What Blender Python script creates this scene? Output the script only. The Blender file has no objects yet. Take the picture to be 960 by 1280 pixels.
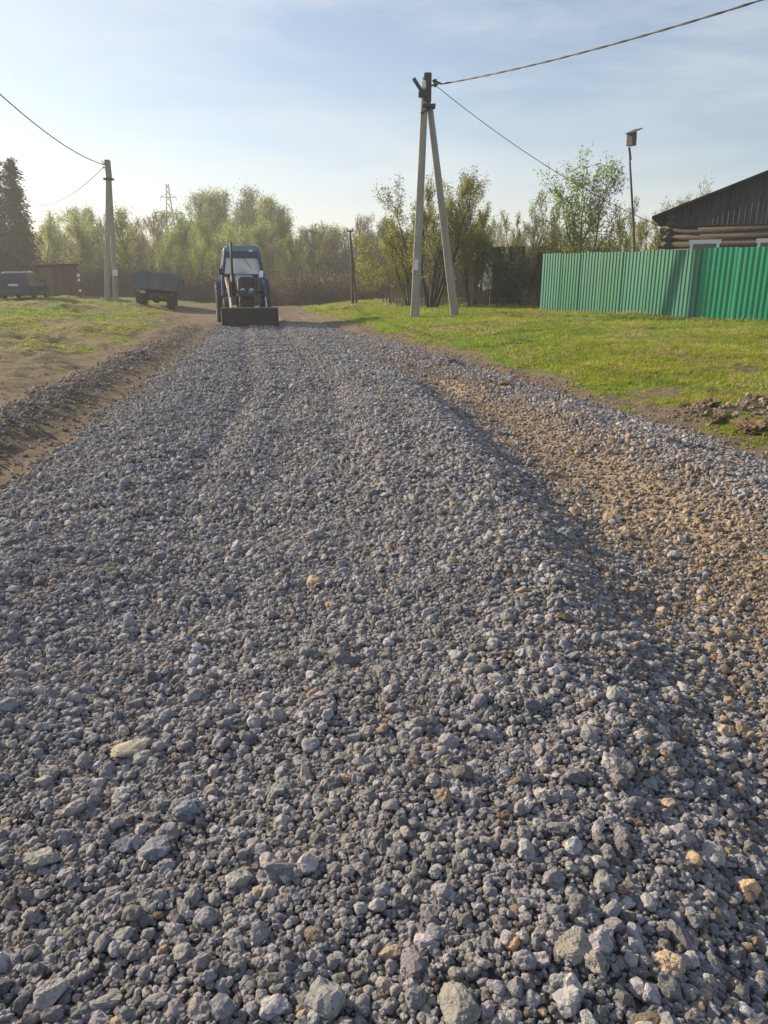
import bpy, bmesh, math, random
import numpy as np
from mathutils import Vector, Matrix, noise as mnoise
R = math.radians
sc = bpy.context.scene
C = sc.collection
rnd = random.Random(7)
rng = np.random.default_rng(11)

# ------------------------------------------------------------------ camera
PITCH = R(17.15); F = 924.0; CH = 1.5
cam = bpy.data.cameras.new('camera'); co = bpy.data.objects.new('camera', cam); C.objects.link(co)
co.location = (0, 0, CH); co.rotation_euler = (R(90) - PITCH, 0, 0)
cam.sensor_fit = 'VERTICAL'; cam.sensor_height = 36; cam.lens = 36 * F / 1280
cam.clip_start = 0.05; cam.clip_end = 6000
sc.camera = co

def P(px, py, Y):
    """the point seen at photo pixel (px, py) at forward distance Y"""
    u = (px - 480) / F; v = (640 - py) / F
    dy = math.cos(PITCH) + v * math.sin(PITCH); dz = -math.sin(PITCH) + v * math.cos(PITCH)
    return Vector((u * Y / dy, Y, CH + dz * Y / dy))

# ------------------------------------------------------------------ numpy noise
def _h(ix, iy, s):
    n = (ix.astype(np.int64) * 374761393 + iy.astype(np.int64) * 668265263 + s * 1442695041) & 0x7fffffff
    n = ((n ^ (n >> 13)) * 1274126177) & 0x7fffffff
    n = (n ^ (n >> 16)) & 0xffffff
    return n / float(0xffffff)
def vn(x, y, s=0):
    x = np.asarray(x, float); y = np.asarray(y, float)
    ix = np.floor(x); iy = np.floor(y); fx = x - ix; fy = y - iy
    fx = fx * fx * (3 - 2 * fx); fy = fy * fy * (3 - 2 * fy)
    a = _h(ix, iy, s); b = _h(ix + 1, iy, s); c = _h(ix, iy + 1, s); d = _h(ix + 1, iy + 1, s)
    return (a * (1 - fx) + b * fx) * (1 - fy) + (c * (1 - fx) + d * fx) * fy
def fbm(x, y, s=0, o=4):
    t = 0; a = .5; tot = 0
    for k in range(o):
        t = t + a * vn(x, y, s + k * 17); tot += a; a *= .5
        x = np.asarray(x) * 2.03 + 3.1; y = np.asarray(y) * 2.03 + 1.7
    return t / tot
def ss(a, b, x):
    t = np.clip((x - a) / (b - a), 0, 1); return t * t * (3 - 2 * t)

# ------------------------------------------------------------------ plan of the road
def LI(pts):
    ys = [q[0] for q in pts]; xs = [q[1] for q in pts]
    return lambda y: np.interp(y, ys, xs)
xL = LI([(0, -2.75), (4.9, -2.72), (6, -2.85), (9.3, -3.34), (15.5, -4.12), (26, -5.6), (40, -8.2)])
xFoot = LI([(0, -3.5), (6.6, -3.45), (8.2, -3.65), (13.3, -4.35), (19.7, -5.1), (26, -6.1), (40, -9.2)])
xC = LI([(0, .4), (1.2, .5), (2, .7), (3, .76), (4, .77), (5.3, .70), (7.7, .5), (11.7, .1), (15, -.6), (20, -1.5), (26, -2.6), (40, -5)])
xRW = LI([(0, 2.7), (4.6, 2.6), (6.3, 2.5), (8.8, 2.15), (13.5, 1.15), (20, -.5), (26, -2.0), (40, -4.5)])
xOut = LI([(0, 4.1), (3, 3.9), (6.4, 3.38), (7.5, 3.14), (9.3, 2.83), (13.3, 1.9), (19.7, .3), (26, -1.7), (40, -4.3)])
xGr = LI([(0, 4.8), (5, 4.25), (7.5, 3.55), (10, 2.85), (14, 2.15), (21.2, .45), (34.7, -2.9), (45, -5)])

def wob(x, y, s, f, a):
    return (fbm(np.asarray(x) * f, np.asarray(y) * f, s, 3) - .5) * 2 * a

MOUNDS = [(3.55, 8.35, .26, .13), (3.85, 8.2, .24, .12), (4.2, 8.3, .34, .18), (4.2, 7.85, .34, .13), (4.7, 8.2, .5, .24), (5.3, 8.2, .6, .25), (6.0, 8.1, .6, .22)]
def mound(x, y):
    m = 0
    for (mx, my, r, h) in MOUNDS:
        m = np.maximum(m, h * np.exp(-(((x - mx) / r) ** 2 + ((y - my) / (r * .8)) ** 2) * 1.6))
    return m * (.6 + .8 * fbm(np.asarray(x) * 7, np.asarray(y) * 7, 91, 3))

def masks(x, y):
    x = np.asarray(x, float); y = np.asarray(y, float)
    w = wob(x, y, 3, 2.2, .16)
    e = np.maximum(y, 6) * .012
    fade_end = 1 - ss(27.0, 29.5, y + wob(x, y, 5, .8, 1.0))
    main = ss(-.22 - e, .1 + e, x + w - xL(y)) * (1 - ss(-.15, .15, x + w - xOut(y)))
    # sandy wheel rut right of the heaped ridge
    rc = xC(y) * .42 + xRW(y) * .58 + .05
    hw = np.interp(y, [0, 3, 5, 8, 12, 16, 24], [.75, .85, .85, .58, .42, .32, .22])
    rut = np.exp(-((x - rc) / hw) ** 2 * 1.2) * np.interp(y, [0, 2, 3, 4.2, 8, 12, 16, 24], [.6, .78, .88, .95, .95, .75, .45, .25])
    rut = rut * (.62 + .75 * fbm(x * 2.5, y * 1.3, 21, 3))
    wc = xFoot(y) - .55
    windrow = np.exp(-((x - wc) / .34) ** 2) * ss(3, 5, y) * (1 - ss(24, 29, y))
    gravel = np.clip(main * (1 - .76 * np.clip(rut, 0, 1) * np.interp(y, [0, 3, 5], [.2, .6, 1])), 0, 1)
    gravel = np.maximum(gravel, windrow * (.32 + .45 * fbm(x * 3, y * 3, 8, 2)) * (1 - ss(12, 24, y) * .5))
    gravel = gravel * fade_end
    # grass, right
    gw = wob(x, y, 31, 1.1, .55) + wob(x, y, 33, 4.5, .2)
    gr = ss(-.25, .35, x + gw - xGr(y)) * ss(-20, -19, y)
    bare = ss(.64, .74, fbm(x * .9 + 4, y * .9, 41, 4))
    gr = gr * (1 - .75 * bare * (1 - ss(24, 40, y)))
    gr = gr * (1 - ss(.035, .09, mound(x, y)))
    # grass, left: dry at the road, green patches beyond
    dl = (xFoot(y) - .95) - x
    gl = ss(.1, 1.5, dl + wob(x, y, 51, .6, 1.2))
    patch = ss(.40, .55, fbm(x * .33, y * .16 + 7, 61, 4) + .12 * ss(11, 24, y) - .06 * (1 - ss(8, 16, y)))
    gl = gl * (.42 + .58 * patch)
    # dirt track crossing to the parked vehicles
    tr = np.exp(-((y - (38.5 - (x + 12) * .30 + wob(x, y, 71, .3, 1.5))) / 1.3) ** 2) * ss(-5.5, -8, x)
    tr2 = np.exp(-((y - (31.0 - (x + 9) * .55)) / .9) ** 2) * ss(-5, -8, x) * .8
    gl = gl * (1 - np.clip(tr + tr2, 0, 1) * .9)
    grass = np.maximum(gr, gl)
    # the way on past the machine
    path = np.exp(-((x - (-3.9 - (y - 26) * .16)) / 1.15) ** 2) * ss(24, 29, y)
    grass = grass * (1 - path)
    dry = np.clip(ss(-.5, -3.2, x - xFoot(y)) * (1 - .6 * ss(24, 45, y)) * (1.05 - patch) + ss(.5, .68, fbm(x * .5, y * .5, 81, 3)) * .35, 0, 1)
    return gravel, grass, np.clip(rut * main, 0, 1), dry

def H(x, y):
    x = np.asarray(x, float); y = np.asarray(y, float)
    dr = np.maximum(x - xOut(y), 0)
    zr = .50 * (1 - np.exp(-dr / 2.3)) * np.interp(y, [0, 6, 14, 25], [.35, .5, .8, 1]) + .004 * np.clip(y - 22, 0, 12)
    dl = np.maximum(xFoot(y) - .8 - x, 0)
    zl = .8 * (1 - np.exp(-dl / 9)) * ss(-2, 12, y)
    z = zr + zl
    # heaps and ruts
    c = xC(y)
    d = x - c
    amp = np.interp(y, [0, 3, 5, 9, 14, 20, 26], [.11, .17, .23, .27, .20, .10, .02])
    ridge = np.where(d < 0, np.exp(-(d / 1.1) ** 2), np.exp(-(d / .36) ** 2))
    z = z + amp * ridge
    rc = xC(y) * .42 + xRW(y) * .58 - .05
    z = z - .045 * np.exp(-((x - rc) / .55) ** 2) * (1 - ss(18, 26, y))
    z = z + np.interp(y, [0, 5, 12, 20, 27], [.08, .10, .12, .08, .0]) * np.exp(-((x - xRW(y)) / .38) ** 2)
    z = z + .04 * np.exp(-((x - (xL(y) + .7)) / .4) ** 2) * (1 - ss(20, 27, y))
    z = z - .05 * np.exp(-((x - (xL(y) * .5 + xFoot(y) * .5)) / .3) ** 2) * (1 - ss(20, 27, y))
    z = z + .14 * np.exp(-((x - (xFoot(y) - .55)) / .36) ** 2) * (1 - ss(14, 25, y) * .7) * ss(2, 5, y) * (.75 + .5 * fbm(x * 1.5, y * 1.5, 14, 3)) * (1 - ss(27, 31, y))
    # wheel tracks in the spread stone
    for off in (-2.15, -.95):
        z = z + (-.055 * np.exp(-((x - (c + off)) / .16) ** 2) + .045 * np.exp(-((x - (c + off + .3)) / .16) ** 2)) * ss(4, 7, y)
    g, gs, rt, dry = masks(x, y)
    z = z + g * (fbm(x * 5, y * 5, 2, 3) - .5) * .06 + g * (fbm(x * 1.3, y * 1.3, 6, 2) - .5) * .07
    off = np.clip(1 - g, 0, 1)
    z = z + off * ((fbm(x * 2.3, y * 2.3, 12, 4) - .5) * (.07 + .10 * (dl > 0)) + (fbm(x * .45, y * .45, 13, 3) - .5) * (.20 + .35 * (dl > 0)) * ss(.3, 3, np.maximum(dr, dl)))
    z = z + off * (fbm(x * 9, y * 9, 15, 3) - .5) * .05 * (1 - ss(16, 26, y))
    z = z + (dl > 0) * ss(0, .6, dl) * (fbm((x - xFoot(y)) * 2.4, y * .3, 17, 3) - .5) * .14 * (1 - ss(24, 36, y))
    # hollows and scrapes on the left bank, scrape marks on the right verge
    for (bx, by, rx, ry, h) in [(-10.2, 20.5, 2.2, 1.0, -.32), (-11.8, 18.4, 2.0, .7, .16), (-9.2, 16, 1.4, .6, .14), (-8.0, 13.2, 1.2, .5, .12), (-9.0, 27, 3.0, 1.1, .15), (-14, 33, 3.5, 1.2, .2),
                                (2.9, 16.3, .65, .16, -.16), (2.9, 16.75, .6, .25, .10), (3.05, 18.9, .8, .14, -.12), (3.3, 19.3, .8, .25, .07), (-6.3, 24.0, 1.2, .5, .14),
                                (1.25, 13.8, .28, .2, .12)]:
        z = z + h * np.exp(-((x - bx) / rx) ** 2 - ((y - by) / ry) ** 2)
    z = z + mound(x, y)
    z = z - 3.6 * ss(48, 125, y) - np.clip(y - 140, 0, 600) * .004
    return z
def Hs(x, y): return float(H(np.array([x]), np.array([y]))[0])

# ------------------------------------------------------------------ materials
def new_mat(name):
    m = bpy.data.materials.new(name); m.use_nodes = True
    nt = m.node_tree; b = nt.nodes['Principled BSDF']
    return m, nt, b
def N(nt, t, **k):
    n = nt.nodes.new(t)
    for a, v in k.items():
        if a in ('inputs',):
            for i, val in v.items(): n.inputs[i].default_value = val
        else: setattr(n, a, v)
    return n
def pm(name, col, rough=.8, var=.18, scale=4, bump=.0, metal=0, stretch=None, col2=None, spec=None):
    m, nt, b = new_mat(name)
    tc = N(nt, 'ShaderNodeTexCoord'); mp = N(nt, 'ShaderNodeMapping')
    if stretch: mp.inputs['Scale'].default_value = stretch
    nt.links.new(tc.outputs['Object'], mp.inputs[0])
    n1 = N(nt, 'ShaderNodeTexNoise', inputs={'Scale': scale, 'Detail': 6, 'Roughness': .65})
    nt.links.new(mp.outputs[0], n1.inputs[0])
    mx = N(nt, 'ShaderNodeMix', data_type='RGBA')
    rp = N(nt, 'ShaderNodeMapRange', inputs={1: .32, 2: .68})
    nt.links.new(n1.outputs[0], rp.inputs[0]); nt.links.new(rp.outputs[0], mx.inputs[0])
    c2 = col2 if col2 else tuple(min(1, c * (1 + var)) for c in col)
    c1 = tuple(c * (1 - var) for c in col) if not col2 else col
    mx.inputs[6].default_value = (*c1, 1); mx.inputs[7].default_value = (*c2, 1)
    nt.links.new(mx.outputs[2], b.inputs['Base Color'])
    b.inputs['Roughness'].default_value = rough; b.inputs['Metallic'].default_value = metal
    if spec is not None: b.inputs['Specular IOR Level'].default_value = spec
    if bump:
        n2 = N(nt, 'ShaderNodeTexNoise', inputs={'Scale': scale * 5, 'Detail': 5})
        nt.links.new(mp.outputs[0], n2.inputs[0])
        bp = N(nt, 'ShaderNodeBump', inputs={'Strength': bump, 'Distance': .02})
        nt.links.new(n2.outputs[0], bp.inputs['Height']); nt.links.new(bp.outputs[0], b.inputs['Normal'])
    return m
def glass(name, col, rough=.05):
    m, nt, b = new_mat(name)
    b.inputs['Base Color'].default_value = (*col, 1); b.inputs['Roughness'].default_value = rough
    b.inputs['Specular IOR Level'].default_value = .8
    return m
def leaf_mat(name, col, col2, trans=.58):
    m, nt, b = new_mat(name)
    nt.nodes.remove(b)
    out = nt.nodes['Material Output']
    tc = N(nt, 'ShaderNodeTexCoord')
    n1 = N(nt, 'ShaderNodeTexNoise', inputs={'Scale': .9, 'Detail': 3})
    nt.links.new(tc.outputs['Object'], n1.inputs[0])
    rp = N(nt, 'ShaderNodeMapRange', inputs={1: .35, 2: .65}); nt.links.new(n1.outputs[0], rp.inputs[0])
    mx = N(nt, 'ShaderNodeMix', data_type='RGBA'); nt.links.new(rp.outputs[0], mx.inputs[0])
    mx.inputs[6].default_value = (*col, 1); mx.inputs[7].default_value = (*col2, 1)
    d = N(nt, 'ShaderNodeBsdfDiffuse'); t = N(nt, 'ShaderNodeBsdfTranslucent')
    s = N(nt, 'ShaderNodeMixShader'); s.inputs[0].default_value = trans
    nt.links.new(mx.outputs[2], d.inputs[0]); nt.links.new(mx.outputs[2], t.inputs[0])
    nt.links.new(d.outputs[0], s.inputs[1]); nt.links.new(t.outputs[0], s.inputs[2]); nt.links.new(s.outputs[0], out.inputs[0])
    return m

def ground_material():
    m, nt, b = new_mat('ground_surface')
    L = nt.links.new
    at = N(nt, 'ShaderNodeAttribute', attribute_name='mask'); sp = N(nt, 'ShaderNodeSeparateColor'); L(at.outputs['Color'], sp.inputs[0])
    al = at.outputs['Alpha']
    tc = N(nt, 'ShaderNodeTexCoord')
    def noise(s, d=5, r=.6):
        n = N(nt, 'ShaderNodeTexNoise', inputs={'Scale': s, 'Detail': d, 'Roughness': r}); L(tc.outputs['Object'], n.inputs[0]); return n.outputs[0]
    def mix(f, a, bb):
        x = N(nt, 'ShaderNodeMix', data_type='RGBA')
        for s, i in ((f, 0), (a, 6), (bb, 7)):
            if isinstance(s, tuple): x.inputs[i].default_value = (*s, 1)
            elif isinstance(s, float): x.inputs[i].default_value = s
            else: L(s, x.inputs[i])
        return x.outputs[2]
    def mr(v, a, bb, c=0., d=1.):
        x = N(nt, 'ShaderNodeMapRange', inputs={1: a, 2: bb, 3: c, 4: d}); L(v, x.inputs[0]); return x.outputs[0]
    def math_(op, a, bb):
        x = N(nt, 'ShaderNodeMath', operation=op)
        for s, i in ((a, 0), (bb, 1)):
            if isinstance(s, float): x.inputs[i].default_value = s
            else: L(s, x.inputs[i])
        return x.outputs[0]
    n_fine = noise(38, 6, .7); n_mid = noise(3.2); n_big = noise(.9, 5, .65); n_tiny = noise(160, 3)
    dirt = mix(mr(n_mid, .35, .65), (.150, .118, .088), (.27, .215, .155))
    n_m2 = noise(9., 5, .65)
    dirt = mix(mr(n_m2, .40, .62, 0., .8), dirt, (.105, .082, .060))
    dirt = mix(mr(n_big, .42, .60, 0., .6), dirt, (.16, .14, .10))
    dirt = mix(mr(n_fine, .3, .7), mix(.5, dirt, (.13, .10, .07)), dirt)
    sand = mix(mr(n_fine, .35, .62), (.24, .19, .14), (.44, .36, .27))
    gravel = mix(mr(n_fine, .35, .62), (.03, .03, .032), (.13, .13, .138))  # shade in the gaps between stones put into this darker ground colour
    gcol = mix(mr(n_mid, .35, .65), (.10, .14, .028), (.17, .21, .048))
    gcol = mix(mr(n_fine, .4, .6, 0., .6), gcol, (.17, .15, .065))
    gcol = mix(mr(n_m2, .45, .62, 0., .5), gcol, (.13, .115, .06))
    dryc = mix(mr(n_fine, .35, .65), (.12, .105, .062), (.29, .25, .155))
    # gravel thresholded against noise, so its margin breaks into stones
    base = dirt
    ft = math_('ADD', sp.outputs[1], math_('MULTIPLY', math_('SUBTRACT', n_fine, .5), 1.1))
    base = mix(mr(al, .25, .75, 0., .75), base, dryc)
    base = mix(mr(ft, .35, .65), base, mix(mr(al, .3, .9, 0., .55), gcol, dryc))
    base = mix(mr(sp.outputs[2], .1, .6), base, sand)
    fg = math_('ADD', sp.outputs[0], math_('MULTIPLY', math_('SUBTRACT', n_fine, .5), .9))
    base = mix(mr(fg, .4, .66), base, gravel)
    L(base, b.inputs['Base Color']); b.inputs['Roughness'].default_value = .95; b.inputs['Specular IOR Level'].default_value = .2
    hgt = math_('ADD', math_('MULTIPLY', n_fine, 1.), math_('MULTIPLY', n_tiny, .35))
    bp = N(nt, 'ShaderNodeBump', inputs={'Strength': .9, 'Distance': .035}); L(hgt, bp.inputs['Height']); L(bp.outputs[0], b.inputs['Normal'])
    return m

def stone_material(name, instanced, col=(.2, .2, .22)):
    m, nt, b = new_mat(name); L = nt.links.new
    tc = N(nt, 'ShaderNodeTexCoord')
    n1 = N(nt, 'ShaderNodeTexNoise', inputs={'Scale': 1.7, 'Detail': 6, 'Roughness': .7}); L(tc.outputs['Object'], n1.inputs[0])
    mr = N(nt, 'ShaderNodeMapRange', inputs={1: .3, 2: .7, 3: .72, 4: 1.28}); L(n1.outputs[0], mr.inputs[0])
    v = N(nt, 'ShaderNodeTexVoronoi', inputs={'Scale': 5.5}); L(tc.outputs['Object'], v.inputs['Vector'])
    pr = N(nt, 'ShaderNodeMapRange', inputs={1: .08, 2: .3, 3: .55, 4: 1.0}); L(v.outputs['Distance'], pr.inputs[0])
    mul = N(nt, 'ShaderNodeMath', operation='MULTIPLY'); L(mr.outputs[0], mul.inputs[0]); L(pr.outputs[0], mul.inputs[1])
    sc_ = N(nt, 'ShaderNodeVectorMath', operation='SCALE'); L(mul.outputs[0], sc_.inputs['Scale'])
    if instanced:
        at = N(nt, 'ShaderNodeAttribute', attribute_name='tint', attribute_type='INSTANCER'); L(at.outputs['Color'], sc_.inputs[0])
    else:
        sc_.inputs[0].default_value = col
    L(sc_.outputs[0], b.inputs['Base Color'])
    b.inputs['Roughness'].default_value = .9; b.inputs['Specular IOR Level'].default_value = .25
    ad = N(nt, 'ShaderNodeMath', operation='ADD'); L(n1.outputs[0], ad.inputs[0]); L(pr.outputs[0], ad.inputs[1])
    bp = N(nt, 'ShaderNodeBump', inputs={'Strength': .8, 'Distance': .01 if instanced else .004}); L(ad.outputs[0], bp.inputs['Height']); L(bp.outputs[0], b.inputs['Normal'])
    return m

def tint_leaf_material(name, trans=.45):
    m, nt, b = new_mat(name); nt.nodes.remove(b); out = nt.nodes['Material Output']
    at = N(nt, 'ShaderNodeAttribute', attribute_name='tint', attribute_type='INSTANCER')
    d = N(nt, 'ShaderNodeBsdfDiffuse'); t = N(nt, 'ShaderNodeBsdfTranslucent'); s = N(nt, 'ShaderNodeMixShader'); s.inputs[0].default_value = trans
    nt.links.new(at.outputs['Color'], d.inputs[0]); nt.links.new(at.outputs['Color'], t.inputs[0])
    nt.links.new(d.outputs[0], s.inputs[1]); nt.links.new(t.outputs[0], s.inputs[2]); nt.links.new(s.outputs[0], out.inputs[0])
    return m

M = {}
M['ground'] = ground_material()
M['stone'] = stone_material('slag_stone', True)
M['grass'] = tint_leaf_material('grass_blades')
M['concrete'] = pm('weathered_concrete', (.30, .285, .25), .9, .2, 5, .4, stretch=(1, 1, .35))
M['steel_dark'] = pm('dark_steel', (.02, .02, .022), .6, .3, 10)
M['black_rubber'] = pm('tyre_rubber', (.022, .021, .021), .85, .4, 8, col2=(.06, .053, .045))
M['wire'] = pm('wire_sheath', (.02, .02, .021), .6, .1)
M['blue'] = pm('blue_tractor_paint', (.016, .062, .17), .45, .25, 6)
M['blue_light'] = pm('faded_blue_roof', (.10, .19, .30), .45, .2, 6)
M['blue_dirty'] = pm('dusty_dark_blue_paint', (.022, .045, .09), .7, .4, 4)
M['grille'] = pm('dark_grille', (.014, .020, .030), .6, .2)
M['rust_steel'] = pm('worn_bucket_steel', (.015, .014, .015), .75, .4, 4, .3, col2=(.032, .029, .029))
M['chrome'] = pm('polished_rod', (.75, .74, .70), .15, .05, metal=.9)
M['loader_grey'] = pm('scraped_loader_paint', (.23, .20, .17), .6, .3, 9)
M['cab_glass'] = None
M['lamp_glass'] = pm('lamp_glass', (.55, .6, .62), .12, .05, spec=.9)
M['white_paint'] = pm('white_paint', (.72, .72, .68), .5, .1, 8)
M['car_paint'] = pm('dark_blue_car_paint', (.010, .020, .060), .25, .1)
M['lilac_paint'] = pm('pale_lilac_paint', (.45, .43, .52), .3, .06)
M['car_glass'] = glass('dark_window', (.02, .028, .035), .06)
M['red_lens'] = pm('red_lens', (.28, .03, .03), .2, .1)
M['truck_blue'] = pm('faded_blue_grey_bed', (.075, .11, .155), .6, .25, 3, .2)
M['truck_dark'] = pm('dirty_underframe', (.035, .030, .027), .9, .35, 5)
M['log'] = pm('weathered_logs', (.060, .050, .042), .9, .3, 3, .5, stretch=(.25, .25, 3), col2=(.145, .12, .095))
M['board_dark'] = pm('dark_gable_boards', (.024, .024, .027), .85, .3, 2.2, .3, stretch=(3, 3, .35), col2=(.075, .078, .09))  # dark blue-grey tone, mottled along the boards
M['roof_felt'] = pm('dark_roof_sheet', (.022, .021, .022), .9, .2, 3)
M['shed_rust'] = pm('rusty_red_brown_boards', (.075, .040, .033), .9, .3, 3, .2, stretch=(3, 3, .3), col2=(.13, .075, .06))
M['old_wood'] = pm('grey_old_wood', (.15, .125, .10), .95, .3, 3, .4, stretch=(5, 5, .5), col2=(.30, .26, .21))
M['dark_wood'] = pm('dark_old_wood', (.05, .045, .04), .95, .35, 3, .3, stretch=(5, 5, .5))
M['dark_green'] = pm('dark_green_shed', (.022, .045, .035), .8, .3, 2)
M['bark'] = pm('grey_bark', (.085, .072, .058), .95, .35, 6, .4)
M['bark_dark'] = pm('dark_bark', (.040, .034, .028), .95, .35, 6)
M['twig'] = pm('pale_twigs', (.165, .140, .115), .95, .25, 3)
M['twig_brown'] = pm('red_brown_twigs', (.135, .095, .080), .95, .25, 3)
M['leaf_yg'] = leaf_mat('yellow_green_leaves', (.22, .25, .045), (.34, .34, .08))
M['leaf_g'] = leaf_mat('fresh_green_leaves', (.14, .22, .035), (.24, .31, .06))
M['leaf_olive'] = leaf_mat('olive_buds', (.18, .21, .06), (.29, .31, .10))
M['leaf_pale'] = leaf_mat('pale_spring_leaves', (.25, .31, .10), (.36, .41, .16), .6)
M['leaf_dark'] = leaf_mat('dark_leaves', (.028, .055, .022), (.05, .085, .03), .3)
M['needle'] = leaf_mat('spruce_needles', (.018, .034, .020), (.036, .058, .034), .15)
M['steel_far'] = pm('galvanised_lattice', (.09, .09, .10), .6, .1)
M['green_glare'] = pm('glare_dulled_green_metal', (.014, .16, .098), .45, .15, 1.5, stretch=(3, 3, .4))  # sun glare on the left fence run put into a duller green
M['green_shade_lift'] = pm('shade_lifted_green_metal', (.006, .235, .125), .42, .08, 1.5)  # same fence out of the sun: brightness painted into the colour
M['plate'] = pm('number_plate', (.6, .62, .65), .4, .03)
M['clod'] = pm('brown_clod', (.13, .085, .055), .97, .3, 8, .6, col2=(.24, .17, .11))

# ------------------------------------------------------------------ mesh builder
class MB:
    def __init__(s): s.v = []; s.f = []; s.smooth = False
    def add(s, vs, fs):
        o = len(s.v); s.v += [tuple(q) for q in vs]; s.f += [tuple(i + o for i in f) for f in fs]; return s
    def box(s, c, d, rot=None, taper=None):
        hx, hy, hz = d[0] / 2, d[1] / 2, d[2] / 2; vs = []
        for z in (-1, 1):
            t = taper if (taper and z > 0) else 1
            for (x, y) in ((-1, -1), (1, -1), (1, 1), (-1, 1)):
                p = Vector((x * hx * t, y * hy * t, z * hz))
                if rot is not None: p = rot @ p
                vs.append(p + Vector(c))
        return s.add(vs, [(3, 2, 1, 0), (4, 5, 6, 7), (0, 1, 5, 4), (1, 2, 6, 5), (2, 3, 7, 6), (3, 0, 4, 7)])
    def hexa(s, b4, t4):
        return s.add(list(b4) + list(t4), [(3, 2, 1, 0), (4, 5, 6, 7), (0, 1, 5, 4), (1, 2, 6, 5), (2, 3, 7, 6), (3, 0, 4, 7)])
    def tube(s, pts, rad, n=8, cap=True):
        pts = [Vector(p) for p in pts]
        if not hasattr(rad, '__len__'): rad = [rad] * len(pts)
        vs = []; up = Vector((0, 0, 1))
        d0 = (pts[1] - pts[0]).normalized()
        a = d0.orthogonal().normalized()
        for i, p in enumerate(pts):
            d = (pts[min(i + 1, len(pts) - 1)] - pts[max(i - 1, 0)]).normalized()
            a = (a - d * a.dot(d))
            a = a.normalized() if a.length > 1e-5 else d.orthogonal().normalized()
            b = d.cross(a)
            for k in range(n):
                t = 2 * math.pi * k / n
                vs.append(p + (a * math.cos(t) + b * math.sin(t)) * rad[i])
        fs = []
        for i in range(len(pts) - 1):
            for k in range(n):
                fs.append((i * n + k, i * n + (k + 1) % n, (i + 1) * n + (k + 1) % n, (i + 1) * n + k))
        if cap:
            fs.append(tuple(range(n - 1, -1, -1))); fs.append(tuple((len(pts) - 1) * n + k for k in range(n)))
        return s.add(vs, fs)
    def beam(s, p0, p1, w0, w1, side=Vector((1, 0, 0)), ch=.25):
        """chamfered rectangular concrete beam between p0 and p1; w = (across, depth)"""
        p0 = Vector(p0); p1 = Vector(p1); d = (p1 - p0).normalized()
        a = (side - d * side.dot(d)).normalized(); b = d.cross(a); vs = []
        for p, w in ((p0, w0), (p1, w1)):
            x, y = w[0] / 2, w[1] / 2; c = min(x, y) * ch
            for (i, j) in ((-x + c, -y), (x - c, -y), (x, -y + c), (x, y - c), (x - c, y), (-x + c, y), (-x, y - c), (-x, -y + c)):
                vs.append(p + a * i + b * j)
        fs = [tuple(range(7, -1, -1)), tuple(range(8, 16))] + [(k, (k + 1) % 8, 8 + (k + 1) % 8, 8 + k) for k in range(8)]
        return s.add(vs, fs)
    def prism(s, poly, axis, a, b):
        """poly in the other two axes, extruded along axis from a to b"""
        def mk(u, v, w):
            return {'x': (w, u, v), 'y': (u, w, v), 'z': (u, v, w)}[axis]
        n = len(poly)
        vs = [mk(u, v, a) for u, v in poly] + [mk(u, v, b) for u, v in poly]
        fs = [tuple(range(n)), tuple(range(2 * n - 1, n - 1, -1))] + [(k, n + k, n + (k + 1) % n, (k + 1) % n) for k in range(n)]
        return s.add(vs, fs)
    def lathe(s, prof, c, axis='x', n=24, cap=False):
        vs = []; c = Vector(c)
        for (h, r) in prof:
            for k in range(n):
                t = 2 * math.pi * k / n
                a, b = r * math.cos(t), r * math.sin(t)
                vs.append(c + Vector({'x': (h, a, b), 'y': (a, h, b), 'z': (a, b, h)}[axis]))
        fs = []
        for i in range(len(prof) - 1):
            for k in range(n):
                fs.append((i * n + k, i * n + (k + 1) % n, (i + 1) * n + (k + 1) % n, (i + 1) * n + k))
        if cap:
            fs.append(tuple(range(n))); fs.append(tuple((len(prof) - 1) * n + k for k in range(n)))
        return s.add(vs, fs)
    def mesh(s, name, m, smooth=False, bevel=0):
        me = bpy.data.meshes.new(name); me.from_pydata(s.v, [], s.f)
        bm = bmesh.new(); bm.from_mesh(me); bmesh.ops.recalc_face_normals(bm, faces=bm.faces)
        if bevel:
            bmesh.ops.bevel(bm, geom=[e for e in bm.edges if e.is_manifold and e.calc_face_angle(0) > .5], offset=bevel, segments=2, affect='EDGES', clamp_overlap=True)
        bm.to_mesh(me); bm.free()
        if m: me.materials.append(m)
        if smooth: me.polygons.foreach_set('use_smooth', [True] * len(me.polygons))
        return me
    def build(s, name, m, parent=None, smooth=False, bevel=0):
        o = bpy.data.objects.new(name, s.mesh(name, m, smooth, bevel)); C.objects.link(o)
        if parent: o.parent = parent
        return o
def tag(o, label=None, cat=None, group=None, kind=None):
    if label: o['label'] = label
    if cat: o['category'] = cat
    if group: o['group'] = group
    if kind: o['kind'] = kind
    return o
def empty(name, loc, rz=0, label=None, cat=None, group=None):
    o = bpy.data.objects.new(name, None); C.objects.link(o); o.location = loc; o.rotation_euler = (0, 0, rz)
    o.empty_display_size = .2
    return tag(o, label, cat, group)

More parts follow.
